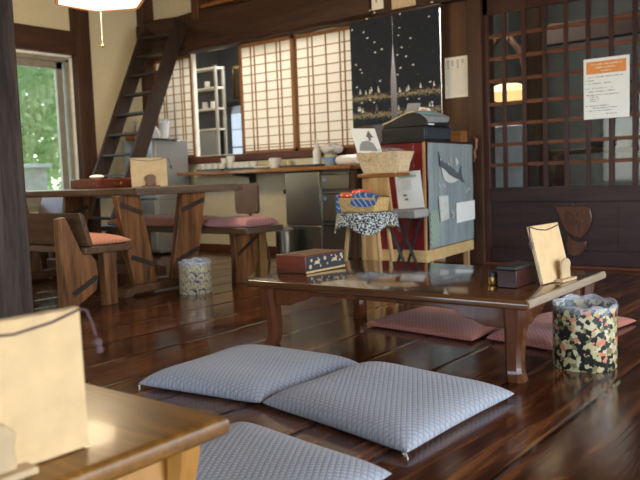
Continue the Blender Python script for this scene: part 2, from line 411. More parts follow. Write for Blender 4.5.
# foreground pillar
struct('trim_16', B(-2.635, -2.50, 1.352, 1.474, 0, CE), 'post_grey', .008)
# right wall with wide daylight openings, rear wall with a window
mb = MB(); mb.box(2.6, 2.72, -2.6, -1.6, 0, CE); mb.box(2.6, 2.72, 4.9, 5.9, 0, CE)
mb.box(2.6, 2.72, -1.6, 4.9, 0, .08); mb.box(2.6, 2.72, -1.6, 4.9, 2.15, CE); mb.box(2.6, 2.72, 1.55, 1.75, .08, 2.15)
struct('wall_right', mb, 'plaster')
mb = MB(); mb.box(-7.08, -4.4, -2.6, -2.48, 0, CE); mb.box(.6, 2.7, -2.6, -2.48, 0, CE)
mb.box(-4.4, .6, -2.6, -2.48, 0, .5); mb.box(-4.4, .6, -2.6, -2.48, 2.1, CE)
struct('wall_rear', mb, 'plaster')
mb = MB()
for y0 in (-1.6, .0, 1.5, 1.75, 3.3, 4.84): mb.box(2.63, 2.69, y0, y0+.06, .08, 2.15)
struct('window_2', mb, 'post', .004)
mb = MB()
for x0 in (-4.4, -3.15, -1.9, -.65, .54): mb.box(x0, x0+.06, -2.57, -2.51, .5, 2.1)
struct('window_3', mb, 'post', .004)

# ================================================================== paper screens
def shoji(n, x0, x1, y, right=True):
    g = bpy.data.objects.new('window_%d' % n, None); COL.objects.link(g); g.location = ((x0+x1)/2, y, 1.035); g['kind'] = 'structure'
    z0, z1 = 1.035, 2.165; f = .032
    mb = MB()
    mb.box(x0, x0+f, y-.015, y+.015, z0, z1)
    if right: mb.box(x1-f, x1, y-.015, y+.015, z0, z1)
    mb.box(x0, x1, y-.015, y+.015, z1-.035, z1); mb.box(x0, x1, y-.015, y+.015, z0, z0+.03)
    obj('window_frame', mb, 'shoji_f', g, .003)
    mb = MB(); X0, X1 = x0+f, x1-(f if right else 0); W = X1-X0; w = .0042
    for t in (.20, .275, .5, .725, .80): mb.box(X0+W*t-w, X0+W*t+w, y-.012, y+.002, z0+.03, z1-.035)
    H = z1-z0-.065
    for k in range(1, 11): zz = z0+.03+.05+H*.94*k/11.0; mb.box(X0, X1, y-.012, y+.002, zz-w, zz+w)
    for zz in (z0+.055, z0+.085): mb.box(X0, X1, y-.012, y+.002, zz-w, zz+w)
    obj('window_lattice', mb, 'kumiko', g)
    obj('window_paper', B(X0-.005, X1+.005, y+.003, y+.005, z0+.025, z1-.03), 'shoji', g)
shoji(4, -5.50, -4.765, 5.745); shoji(5, -4.79, -3.99, 5.785); shoji(6, -6.86, -6.225, 5.745)
struct('window_7', MB().box(-6.222, -6.195, 5.73, 5.78, 1.035, 2.165).box(-6.222, -5.5, 5.73, 5.78, 1.035, 1.045), 'whitetrim', .002)

# ================================================================== kitchen behind the screens
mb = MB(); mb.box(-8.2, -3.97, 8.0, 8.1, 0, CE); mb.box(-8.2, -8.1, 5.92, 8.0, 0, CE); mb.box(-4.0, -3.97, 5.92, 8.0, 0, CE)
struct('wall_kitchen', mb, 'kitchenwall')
struct('trim_17', B(-8.2, 3.2, 5.92, 9.0, -.08, 0), 'greywall'); struct('trim_18', B(-8.2, 3.2, 5.92, 9.0, CE, CE+.08), 'greywall')
t = thing('metal_shelf', 'white framed kitchen shelf unit seen through the gap between the paper screens', 'shelf', (-6.55, 6.35, 0))
mb = MB()
for X in (-7.3, -6.36):
    for Y in (6.2, 6.32): mb.box(X, X+.03, Y, Y+.03, 0, 2.1)
obj('frame', mb, 'shelfmetal', t, .003)
for z in (.9, 1.36, 1.60, 1.84, 2.07): obj('shelf_board', B(-7.28, -6.33, 6.205, 6.345, z, z+.02), 'whitetrim', t)
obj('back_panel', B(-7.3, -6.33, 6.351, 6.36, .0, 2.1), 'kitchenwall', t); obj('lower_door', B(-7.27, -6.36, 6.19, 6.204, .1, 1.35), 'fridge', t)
for i, (X, z) in enumerate(((-6.60, 1.621), (-6.55, 1.861), (-6.46, 1.621))):
    j = MB().lathe([(.03, z), (.035, z+.01), (.035, z+.07), (.03, z+.08)], X, 6.275, 16)
    tag(obj('jar' if i else 'cup', j, 'white'), ['white cup on the middle shelf of the kitchen unit', 'white jar on the upper shelf of the kitchen unit', 'white jar on the middle shelf, nearest the screen'][i], 'jar' if i else 'cup')
t = thing('wall_cabinet', 'brass framed dark kitchen cabinet behind the screen gap', 'cabinet', (-5.85, 6.7, 1.72))
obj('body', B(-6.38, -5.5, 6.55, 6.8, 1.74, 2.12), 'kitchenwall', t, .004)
mb = MB()
for a, b in ((-6.38, -6.35), (-5.98, -5.95)): mb.box(a, b, 6.53, 6.55, 1.74, 2.12)
mb.box(-6.38, -5.95, 6.53, 6.55, 2.09, 2.12); mb.box(-6.38, -5.95, 6.53, 6.55, 1.74, 1.77); obj('door_frame', mb, 'brass', t)
t = thing('range_hood', 'stainless steel hood and worktop under the kitchen cabinet', 'range hood', (-5.85, 6.9, .9))
obj('canopy', MB().prism([(6.62, 1.66), (6.9, 1.60), (6.9, 1.72), (6.62, 1.72)], 'X', -6.8, -5.2), 'steel', t, .004)
obj('back_counter', B(-6.8, -5.2, 6.6, 6.9, .84, .9), 'steel', t, .004)

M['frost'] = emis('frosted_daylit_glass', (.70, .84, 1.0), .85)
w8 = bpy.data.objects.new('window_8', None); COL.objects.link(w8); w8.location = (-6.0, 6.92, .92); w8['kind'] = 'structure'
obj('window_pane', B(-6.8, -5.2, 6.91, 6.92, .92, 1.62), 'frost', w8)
mb = MB(); mb.box(-6.8, -5.2, 6.895, 6.91, 1.17, 1.19); mb.box(-6.8, -5.2, 6.895, 6.91, 1.40, 1.41); mb.box(-6.14, -6.11, 6.895, 6.91, .92, 1.62)
obj('window_frame', mb, 'shelfmetal', w8)

# ================================================================== passage behind the curtain
mb = MB(); mb.box(-3.96, -3.36, 6.75, 6.8, 0, CE); struct('wall_passage', mb, 'whitetrim')
tag(obj('dark_cupboard', B(-3.94, -3.15, 6.3, 6.7, 0, 1.22), 'post', None, .006), 'dark wooden cupboard in the passage below the navy curtain', 'cupboard')

# ================================================================== lattice door
d = bpy.data.objects.new('door_1', None); COL.objects.link(d); d.location = (-1.8, 5.71, .025); d['kind'] = 'structure'
X0, X1 = -2.72, -.92; yd0, yd1 = 5.69, 5.73
mb = MB(); mb.box(X0, X0+.045, yd0, yd1, .025, 2.165); mb.box(X1-.045, X1, yd0, yd1, .025, 2.165); mb.box(X0, X1, yd0, yd1, 2.02, 2.165)
obj('door_frame', mb, 'door_z', d, .004)
mb = MB(); mb.box(X0+.045, X1-.045, yd0-.004, yd1, .515, .632); mb.box(X0+.045, X1-.045, yd0-.004, yd1, .025, .14)
obj('door_rail', mb, 'door', d, .004)
mb = MB(); mb.box(X0+.04, X1-.04, yd0+.016, yd1-.008, .13, .52)
obj('door_panel', mb, 'door', d)
mb = MB()
for x in (-2.42, -2.13, -1.66, -1.30): mb.box(x, x+.006, yd0+.012, yd0+.018, .14, .515)
obj('panel_seam', mb, 'door_z', d)
mb = MB()
for k in range(1, 11): x = X0+.01+k*.1665; mb.box(x-.016, x+.016, yd0, yd0+.022, .632, 2.02)
obj('lattice_bar', mb, 'door_z', d, .002)
mb = MB()
for z in (.815, .978, 1.142, 1.307, 1.49, 1.668, 1.845): mb.box(X0+.045, X1-.045, yd0+.010, yd0+.026, z-.014, z+.014)
obj('lattice_rail', mb, 'door_rail', d)
obj('door_glass', B(X0+.04, X1-.04, yd1-.012, yd1-.008, .62, 2.03), 'doorglass', d)

# room beyond the lattice door
mb = MB(); mb.box(-3.35, 3.2, 8.4, 8.5, 0, CE); mb.box(3.1, 3.2, 5.92, 8.4, 0, CE); mb.box(-3.35, -3.3, 6.8, 8.4, 0, CE)
struct('wall_beyond', mb, 'beyondwall')
struct('trim_19', B(-2.60, -2.47, 6.25, 6.38, 0, CE), 'post', .005)  # added post, placed to cut off the right edge of the reflected lamp
struct('trim_20', B(-1.45, -1.30, 7.4, 7.55, 0, CE), 'post', .005)
struct('trim_21', B(-3.0, 3.1, 7.4, 7.52, 2.0, 2.2), 'beam', .005)
mb = MB(); mb.tube([(-3.18, 6.85, 1.70), (-3.19, 6.85, 1.95), (-3.10, 6.85, 2.06), (-2.99, 6.85, 2.02), (-2.89, 6.85, 1.89), (-2.83, 6.85, 1.68), (-2.80, 6.85, 1.42), (-2.78, 6.85, .9)], [.022, .028, .032, .034, .036, .038, .04, .05], 8)
struct('trim_23', mb, 'post')
t = thing('lamp_reflection', 'added warm glowing oval standing in for a lamp reflected in the lattice door', 'lamp', (-2.87, 6.53, 1.38))  # added glowing body in place of a lamp reflection in the door glass
obj('shade', MB().lathe([(.02, 1.385), (.10, 1.395), (.17, 1.43), (.20, 1.475), (.17, 1.52), (.10, 1.55), (.02, 1.56)], -2.87, 6.53, 28), 'warmglow', t)
obj('cord', MB().tube([(-2.87, 6.53, 1.57), (-2.87, 6.53, CE)], .006), 'black', t)
tag(obj('cupboard', B(-3.05, -2.62, 6.20, 6.40, 0, 1.16), 'paleblue', None, .01), 'pale grey cupboard low behind the left panes of the lattice door', 'cupboard')
t = thing('round_basket', 'dark round lidded basket on the stand behind the lattice door', 'basket', (-2.05, 6.6, .93))
obj('body', MB().lathe([(.09, .931), (.115, .96), (.115, 1.0), (.07, 1.03)], -2.05, 6.6, 24), 'black', t)
obj('lid_knob', MB().lathe([(.02, 1.02), (.025, 1.045), (.012, 1.055)], -2.05, 6.6, 12), 'black', t)
tag(obj('low_stand', MB().box(-2.5, -.9, 6.45, 6.75, .89, .93).box(-2.48, -2.42, 6.47, 6.73, 0, .89).box(-.98, -.92, 6.47, 6.73, 0, .89), 'post', None, .004), 'dark wooden display stand behind the lattice door', 'stand')
t = thing('dried_flowers', 'dark dried flower heads in a bottle behind the lattice door', 'flowers', (-1.80, 6.6, .93))
obj('bottle', MB().lathe([(.035, .931), (.04, .95), (.04, 1.03), (.012, 1.07), (.012, 1.12)], -1.80, 6.6, 16), 'black', t)
mb = MB()
for i in range(9):
    a = i*2.4; r = .03+.012*i; top = (-1.80+r*math.cos(a), 6.6+r*math.sin(a)*.6, 1.22+.045*i)
    mb.tube([(-1.80, 6.6, 1.11), ((-1.80+top[0])/2, 6.6, 1.18), top], .003, 5); mb.ball(top, .022, 8, 6)
obj('stems', mb, 'cord', t)

# ================================================================== things on the wall and door
def strokes(mb, x0, x1, z, y, step=.012, w=.008, th=.004, gap=.15):
    x = x0; w = w*.8
    while x < x1:
        L = w*random.uniform(.5, 1.3)
        if random.random() > gap: mb.box(x, min(x+L, x1), y-.0006, y, z, z+th*random.uniform(.5, 1.2))
        x += step
t = thing('notice_poster', 'white notice with an orange heading taped to the lattice door', 'poster', (-1.742, 5.688, 1.125))
def poster_pt(): pass
obj('sheet', B(-1.905, -1.578, 5.683, 5.690, 1.128, 1.571), 'paper', t)
obj('heading_block', B(-1.885, -1.600, 5.6815, 5.683, 1.458, 1.548), 'orange', t)
for z, a, b in ((1.522, -1.85, -1.63), (1.498, -1.82, -1.66), (1.474, -1.78, -1.70)):
    mb = MB(); strokes(mb, a, b, z, 5.6815, .011, .010, .008, .05); obj('heading_text', mb, 'cream_paper', t)
for z, a, b in ((1.432, -1.89, -1.62), (1.408, -1.89, -1.83), (1.385, -1.89, -1.70), (1.350, -1.89, -1.69), (1.327, -1.87, -1.68), (1.302, -1.89, -1.64), (1.286, -1.86, -1.80), (1.270, -1.86, -1.79), (1.255, -1.86, -1.80), (1.222, -1.89, -1.72), (1.205, -1.84, -1.66), (1.186, -1.88, -1.68), (1.160, -1.74, -1.66)):
    mb = MB(); strokes(mb, a, b, z, 5.683, .008, .008, .006, .2); obj('text_line', mb, 'ink', t)
t = thing('handwritten_note', 'cream handwritten note pinned to the brown post beside the navy curtain', 'paper', (-2.955, 5.677, 1.39))
obj('sheet', B(-3.062, -2.85, 5.6745, 5.680, 1.39, 1.724), 'cream_paper', t)
mb = MB()
for i in range(12): mb.box(-3.05+.016*i, -3.049+.016*i, 5.6735, 5.674, 1.41, 1.70)
for k, x in enumerate((-3.04, -3.0, -2.95, -2.905)):
    for z in [1.69-.018*q for q in range([4, 3, 4, 2][k])]: mb.box(x, x+.02, 5.673, 5.674, z, z+.006)
obj('writing', mb, 'ink', t)
t = thing('paper_tag', 'narrow white paper label on the beam above the navy curtain', 'label', (-3.665, 5.596, 2.21))
obj('sheet', B(-3.725, -3.605, 5.594, 5.600, 2.212, 2.40), 'cream_paper', t)
obj('writing', MB().box(-3.68, -3.67, 5.592, 5.594, 2.27, 2.36).box(-3.655, -3.648, 5.592, 5.594, 2.30, 2.37), 'ink', t)
tag(obj('wooden_plaque', B(-3.515, -3.28, 5.585, 5.600, 2.185, 2.45), 'straw', None, .004), 'plain pale wooden plaque on the beam above the curtain', 'plaque')
# curtain
t = thing('noren_curtain', 'navy split doorway curtain scattered with small white rabbits', 'curtain', (-3.52, 5.62, 1.19))
def panel(xa, xb, za, zb, slit_side):
    mb = MB(); nx, nz = 14, 20; vs = []
    for j in range(nz+1):
        v = j/nz
        for i in range(nx+1):
            u = i/nx; x = xa+(xb-xa)*u
            op = .030*min(1, max(0, (.74-v)/.35))
            if slit_side > 0: x -= op*u
            else: x += op*(1-u)
            vs.append((x, 5.60+.008*math.sin(u*9+slit_side)*(1.1-v), za+(zb-za)*v))
    fs = [(j*(nx+1)+i, j*(nx+1)+i+1, (j+1)*(nx+1)+i+1, (j+1)*(nx+1)+i) for j in range(nz) for i in range(nx)]
    mb.add(vs, fs); mb.cur = 1
    random.seed(int(abs(xa)*100))
    def y(x): return 5.585
    spots = [(random.uniform(.06, .94), .35+.6*(k+random.random())/11, 0) for k in range(14)]
    spots += [(random.uniform(.06, .94), random.uniform(.29, .32), 1) for k in range(6)]+[(random.uniform(.06, .94), random.uniform(.12, .15), 1) for k in range(5)]
    spots += [(random.uniform(.06, .94), random.uniform(.18, .24), 0) for k in range(3)]
    for u, v, up in spots:
        x = xa+(xb-xa)*u*.95; z = za+(zb-za)*v; s = random.uniform(.8, 1.05)*(.85 if up else .62)
        if up:  # sitting rabbit: body, head, ears
            body = [(x-.010*s, z), (x+.010*s, z), (x+.011*s, z+.016*s), (x+.006*s, z+.026*s), (x-.006*s, z+.028*s), (x-.011*s, z+.014*s)]
            mb.prism(body, 'Y', y(x)-.002, y(x)+.001)
            mb.prism([(x-.007*s, z+.026*s), (x+.002*s, z+.026*s), (x+.001*s, z+.05*s), (x-.005*s, z+.048*s)], 'Y', y(x)-.002, y(x)+.001)
        else:
            a = random.uniform(-.5, .5)
            pts = [(-.017, -.005), (.0, -.010), (.016, -.004), (.017, .005), (.008, .008), (.013, .018), (.002, .009), (-.010, .008), (-.018, .003)]
            mb.prism([(x+(p*math.cos(a)-q*math.sin(a))*s, z+(p*math.sin(a)+q*math.cos(a))*s) for p, q in pts], 'Y', y(x)-.002, y(x)+.001)
    return mb
obj('curtain_panel', panel(-3.975, -3.522, 1.215, 2.145, 1), ['noren', 'cloth_w'], t)
obj('curtain_panel', panel(-3.520, -3.062, 1.19, 2.145, -1), ['noren', 'cloth_w'], t)
obj('curtain_rod', MB().tube([(-4.0, 5.615, 2.15), (-3.04, 5.615, 2.15)], .010), 'brownpost', t)
random.seed(11)
# carved plaque on the lower door panel
t = thing('carved_plaque', 'glossy brown carved wooden plaque hanging on the door panel', 'carving', (-2.0, 5.68, .09))
up = [(-2.165, .497), (-2.12, .478), (-1.90, .482), (-1.862, .472), (-1.845, .40), (-1.858, .33), (-1.895, .265), (-1.93, .235), (-1.98, .245), (-2.03, .27), (-2.075, .33), (-2.10, .42), (-2.12, .46)]
obj('upper_board', MB().prism(up, 'Y', 5.668, 5.706), 'carved', t, .008, seg=3)
lo = [(-2.03, .262), (-2.005, .225), (-1.95, .205), (-1.885, .218), (-1.895, .16), (-1.935, .105), (-1.99, .085), (-2.03, .11), (-2.05, .18)]
obj('lower_board', MB().prism(lo, 'Y', 5.671, 5.706), 'carved', t, .008, seg=3)
mb = MB()
for k in range(6):
    cx, cz = -2.03+.05*(k % 3), .36+.06*(k//3); pts = [(cx+.02*math.cos(a*.7+k)*(1+.3*math.sin(a*2)), 5.667, cz+.022*math.sin(a*.7+k)) for a in range(10)]
    mb.tube(pts, .0035, 5)
obj('carving_lines', mb, 'carved', t)
obj('nail', MB().ball((-1.985, 5.667, .489), .006, 8, 6), 'steel', t)
t = thing('hook_ornament', 'reddish curved antler like hook on the dark post beside the lattice door', 'hook', (-2.78, 5.64, .84))
obj('hook', MB().tube([(-2.79, 5.65, 1.05), (-2.755, 5.62, 1.03), (-2.75, 5.605, .97), (-2.775, 5.615, .93), (-2.76, 5.60, .89), (-2.79, 5.635, .85)], [.006, .013, .011, .012, .013, .005], 8), 'hookred', t)

# ================================================================== hexagonal lamp over the tall table
t = thing('hexagonal_lamp', 'lit hexagonal paper ceiling lamp above the tall table', 'lamp', (-4.73, 3.44, 2.10))
cx, cy, r = -4.70, 3.46, .34
def hexr(rr, z, rot=.52): return [(cx+rr*math.cos(rot+k*math.pi/3), cy+rr*math.sin(rot+k*math.pi/3), z) for k in range(6)]
obj('diffuser', MB().loft([hexr(r-.03, 2.119), hexr(r-.012, 2.125), hexr(r-.012, 2.235)]), 'lampglow', t)
mb = MB()
a0 = hexr(r, 2.125); 
for k in range(6): mb.bar(a0[k], a0[(k+1) % 6], .022, .022)
a0 = hexr(r, 2.24)
for k in range(6): mb.bar(a0[k], a0[(k+1) % 6], .022, .022)
obj('frame', mb, 'brownpost', t)
obj('top_plate', MB().loft([hexr(r-.01, 2.237), hexr(.06, 2.285)]), 'brownpost', t)
obj('cord', MB().tube([(cx, cy, 2.28), (cx, cy, CE)], .006), 'black', t)
pc = obj('pull_cord', MB().tube([(cx, cy, 2.10), (cx, cy, 1.80)], .0012, 6), 'cloth_w', t)
obj('bead', MB().ball((cx, cy, 1.795), .012), 'brass', pc)

# ================================================================== ladder
t = thing('ladder', 'steep dark wooden ladder leaning on the great beam beside the window wall', 'ladder', (-6.6, 4.5, 0))
def lp(z, x, o=0): return (x, 5.50-(2.48-z)/2.14+o, z)
for x in (-6.62, -6.085):
    obj('stringer', MB().bar(lp(0.0, x), lp(2.45, x), .035, .165), 'ladder', t, .005)
for k in range(11):
    z = .22+k*.212; y = lp(z, 0)[1]
    obj('tread', B(-6.605, -6.10, y-.07, y+.055, z-.012, z+.012), 'ladder', t, .003)

# ================================================================== refrigerator and things on it
t = thing('refrigerator', 'grey steel refrigerator behind the ladder foot', 'refrigerator', (-6.45, 5.35, 0))
obj('body', B(-6.69, -6.2, 5.15, 5.60, .02, 1.22), 'fridge', t, .008)
obj('door', B(-6.69, -6.2, 5.105, 5.147, .60, 1.22), 'fridge', t, .006); obj('door', B(-6.69, -6.2, 5.105, 5.147, .05, .585), 'fridge', t, .006)
obj('side_seam', B(-6.199, -6.194, 5.12, 5.59, .583, .595), 'alu', t)
tag(obj('black_tray', MB().box(-6.66, -6.16, 5.13, 5.46, 1.221, 1.232), 'black', None, .004), 'thin black tray on top of the grey refrigerator', 'tray')
t = thing('stacked_cups', 'tall stack of clear plastic cups on the refrigerator tray', 'cups', (-6.27, 5.35, 1.233))
obj('cups', MB().lathe([(.045, 1.233), (.062, 1.44), (.058, 1.44), (.04, 1.25)], -6.25, 5.33, 20, False), 'film', t)
obj('cups', MB().lathe([(.03, 1.24), (.05, 1.40), (.046, 1.40), (.03, 1.25)], -6.25, 5.33, 20, False), 'cloth_w', t)
mb = MB()
n = 16; secs = []
for j, (rr, z) in enumerate(((.09, 1.233), (.10, 1.26), (.085, 1.31), (.06, 1.36), (.035, 1.40), (.012, 1.42))):
    secs.append([(-6.42+rr*math.cos(a*2*math.pi/n)*(1+.18*math.sin(a*2.3+j)), 5.30+rr*math.sin(a*2*math.pi/n)*.8, z+.003+(.01*math.sin(a*1.7) if j else 0)) for a in range(n)])
mb.loft(secs); tag(obj('plastic_bag', mb, 'cloth_w'), 'crumpled white plastic bag on the refrigerator tray beside the cups', 'bag')
tag(obj('wooden_box', B(-6.68, -6.52, 5.14, 5.3, 1.2325, 1.29), 'counter', None, .004), 'small orange brown box behind the ladder on the refrigerator', 'box')
t = thing('ladle', 'dark ladle standing in the small box behind the ladder', 'ladle', (-6.6, 5.2, 1.291))
obj('handle', MB().tube([(-6.6, 5.21, 1.291), (-6.6, 5.22, 1.40)], .008), 'blackbox', t); obj('bowl', MB().ball((-6.6, 5.22, 1.42), .028), 'greyplastic', t)

# ================================================================== counter and equipment
t = thing('wall_counter', 'long brown wooden counter under the paper screens', 'counter', (-5.05, 5.55, .8))
obj('worktop', B(-6.15, -3.86, 5.38, 5.73, .832, .868), 'counter', t, .005)
obj('back_ledge', B(-6.15, -4.05, 5.69, 5.73, .868, .955), 'plaster_low', t, .004)
obj('bracket', MB().prism([(5.42, .83), (5.73, .83), (5.73, .70), (5.68, .70), (5.66, .79), (5.42, .81)], 'X', -5.36, -5.32), 'black', t)
# support legs for the right end hidden behind the stands
obj('leg', B(-3.90, -3.86, 5.44, 5.48, 0, .832), 'post', t)
t = thing('ice_maker', 'stainless steel ice maker with louvred base under the counter', 'ice maker', (-4.44, 5.56, 0))
obj('body', B(-4.665, -4.235, 5.44, 5.71, .03, .826), 'steel', t, .006)
obj('upper_door', B(-4.66, -4.24, 5.42, 5.438, .33, .82), 'steel', t, .005)
lv = obj('louvre_panel', B(-4.66, -4.24, 5.425, 5.438, .04, .315), 'steel', t, .004)
mb = MB()
for k in range(10): z = .075+k*.021; mb.box(-4.60, -4.33, 5.419, 5.427, z, z+.010)
obj('louvre', mb, 'darksteel', lv)
obj('hinge', B(-4.675, -4.662, 5.41, 5.44, .62, .66), 'black', t)
t = thing('drawer_refrigerator', 'steel three drawer undercounter refrigerator right of the ice maker', 'refrigerator', (-4.05, 5.56, 0))
obj('body', B(-4.225, -3.905, 5.44, 5.71, .02, .826), 'darksteel', t, .004)
for z0, z1, mt in ((.655, .80, 'steel'), (.365, .625, 'steel'), (.05, .335, 'darksteel')):
    dr = obj('drawer', B(-4.22, -3.91, 5.42, 5.439, z0, z1), mt, t, .004); obj('drawer_handle', B(-4.21, -3.92, 5.410, 5.424, z1-.018, z1-.004), 'black', dr)
for z in (.755, .585):
    obj('sticker', B(-4.20, -4.17, 5.417, 5.42, z-.03, z), 'lens', t)
# things on the counter
def trayobj(x0, x1, y0, y1, z, label):
    mb = MB(); mb.box(x0, x1, y0, y1, z, z+.008)
    for b in ((x0, x1, y0, y0+.01), (x0, x1, y1-.01, y1), (x0, x0+.01, y0, y1), (x1-.01, x1, y0, y1)): mb.box(*b, z+.008, z+.020)
    return tag(obj('serving_tray', mb, 'black'), label, 'tray')
CT = .8685
trayobj(-5.88, -5.52, 5.42, 5.66, CT, 'black tray of white tea cups on the left of the counter')
trayobj(-5.50, -5.07, 5.44, 5.66, CT, 'brown black tray beside the cup tray on the counter')
trayobj(-4.72, -4.27, 5.42, 5.66, CT+.0005, 'long black tray beside the bottles on the counter')
def cup(name, x, y, z, r, h, label, group=None, mat='white'):
    t = thing(name, label, 'cup', (x, y, z), 0, group)
    obj('body', MB().lathe([(r*.6, 0), (r*.85, h*.25), (r, h), (r*.9, h), (r*.7, h*.3), (r*.1, h*.12)], 0, 0, 18, True), mat, t, local=True)
    return t
proto = None
def dup(root, loc, label=None):
    r = root.copy(); COL.objects.link(r); r.location = loc
    if label: r['label'] = label
    for ch in list(root.children):
        c = ch.copy(); COL.objects.link(c); c.parent = r
    return r
k = 0
for i in range(9):
    x = -5.83+.088*i if i < 4 else -5.44+.081*(i-4)
    for j in range(2 if i in (1, 2, 3, 5, 6) else 1):
        loc = (x, 5.49+.085*j, CT+.0085)
        if proto is None: proto = cup('tea_cup', *loc, .044, .068, 'white tea cup standing on the counter trays', 'white tea cups on the counter')
        else: dup(proto, loc)
for x in (-5.566, -5.44):
    q = dup(proto, (x, 5.53, CT+.060) if x < -5.5 else (x, 5.49, CT+.078), 'white tea cup stacked on the lower cups, %s' % ('left of the tray gap' if x < -5.5 else 'right of the tray gap'))
cup('white_bowl', -4.845, 5.50, CT, .062, .10, 'tall white bowl between the trays on the counter')
cup('small_jar', -4.765, 5.62, CT, .035, .07, 'small yellowish jar behind the tall white bowl', mat='straw')
tag(obj('folded_cloth', MB().ball((-4.985, 5.455, CT+.0145), .075, 18, 8, .19), 'cloth_w'), 'white folded cloth on the counter edge left of the tall bowl', 'cloth')
t = thing('white_bottle', 'white pump bottle on the long black tray', 'bottle', (-4.36, 5.55, CT+.009))
z = CT+.009
obj('body', MB().lathe([(.04, z), (.042, z+.02), (.040, z+.13), (.03, z+.16), (.022, z+.17)], -4.36, 5.55, 20), 'white', t)
obj('cap', MB().lathe([(.024, z+.17), (.024, z+.19), (.012, z+.20), (.010, z+.25)], -4.36, 5.55, 14), 'white', t)
t = thing('wipes_tub', 'clear tub with yellow and blue label and white tissue on the counter', 'tub', (-4.22, 5.55, CT))
obj('body', MB().lathe([(.055, CT), (.057, CT+.01), (.057, CT+.12)], -4.20, 5.55, 20), 'greyplastic', t)
obj('label_band', MB().lathe([(.0585, CT+.085), (.0585, CT+.10)], -4.20, 5.55, 20, False), 'yellow', t)
obj('blue_band', MB().lathe([(.0585, CT+.04), (.0585, CT+.08)], -4.20, 5.55, 20, False), 'lens', t)
mb = MB(); secs = []
for j, (rr, zz) in enumerate(((.05, .12), (.085, .135), (.10, .16), (.07, .185), (.02, .20))):
    secs.append([(-4.18+rr*math.cos(a*2*math.pi/14)*(1+.25*math.sin(a*3.1+j)), 5.55+rr*math.sin(a*2*math.pi/14), CT+zz+.012*math.sin(a*2.2+j)) for a in range(14)])
obj('tissue', mb.loft(secs), 'cloth_w', t)
tag(obj('rolled_towel', MB().loft([[(x, 5.56+.05*math.cos(a*math.pi/6), CT+.047+.046*math.sin(a*math.pi/6)*(1 if s else .8)) for a in range(12)] for x, s in ((-4.12, 0), (-4.10, 1), (-3.93, 1), (-3.90, 0))]), 'cloth_w'), 'rolled white towel at the right end of the counter', 'towel')
t = thing('counter_chair', 'dark chair with rounded leather backrest at the counter', 'chair', (-4.68, 5.05, 0))
mb = MB(); X0, X1, Z0, Z1, rr = -4.825, -4.545, .46, .735, .035; poly = []
for cx2, cz2, a0 in ((X1-rr, Z1-rr, 0), (X0+rr, Z1-rr, 90), (X0+rr, Z0+rr, 180), (X1-rr, Z0+rr, 270)):
    for q in range(5): a = R(a0+q*22.5); poly.append((cx2+rr*math.cos(a), cz2+rr*math.sin(a)))
obj('backrest', mb.prism(poly, 'Y', 4.895, 4.93), 'brown_plate', t, .006)
obj('stem', MB().tube([(-4.685, 4.94, .60), (-4.685, 4.95, .42), (-4.69, 4.98, .37)], .014), 'black', t)
obj('seat', MB().lathe([(.115, .36), (.13, .375), (.13, .40), (.11, .415)], -4.70, 5.02, 28), 'brown_plate', t)
for a in (45, 135, 225, 315):
    obj('leg', MB().tube([(-4.70+.07*math.cos(R(a)), 5.02+.07*math.sin(R(a)), .36), (-4.70+.12*math.cos(R(a)), 5.02+.12*math.sin(R(a)), 0)], .012), 'black', t)
t = thing('trash_can', 'slim steel pedal bin under the counter beside the ice maker', 'bin', (-4.56, 5.24, 0))
obj('body', MB().lathe([(.083, .02), (.085, .03), (.085, .27)], -4.56, 5.27, 28), 'steel', t)
obj('lid', MB().lathe([(.088, .27), (.088, .29), (.06, .31), (.01, .315)], -4.56, 5.27, 28), 'greyplastic', t); obj('base', MB().lathe([(.09, 0), (.09, .022)], -4.56, 5.27, 28), 'black', t)

# ================================================================== tall slab table
t = thing('slab_table', 'tall rustic slab table on splayed plank legs', 'table', (-4.95, 3.6, 0))
mb = MB(); n = 30; ring_t = []; ring_b = []
def edge_pts(off):
    P = []; xs = [-5.95+i*(1.90/18) for i in range(19)]
    for i, x in enumerate(xs): P.append((x, 3.17+.014*math.sin(x*5)+.008*math.sin(x*13)-off))
    for i in range(1, 9): P.append((-4.05+off, 3.17+1.02*i/9))
    for i, x in enumerate(reversed(xs)): P.append((x, 4.19+.016*math.sin(x*4+1)+off))
    return P
a = edge_pts(0); b = edge_pts(-.012)
obj('tabletop', MB().loft([[(x, y, .690) for x, y in b], [(x, y, .703) for x, y in a], [(x, y, .737) for x, y in a], [(x, y, .742) for x, y in b]]), 'slab', t)
obj('end_board', B(-4.052, -4.034, 3.172, 4.19, .692, .741), 'slab_end', t, .004)
def yz(y0, z0, y1, z1, w): return None
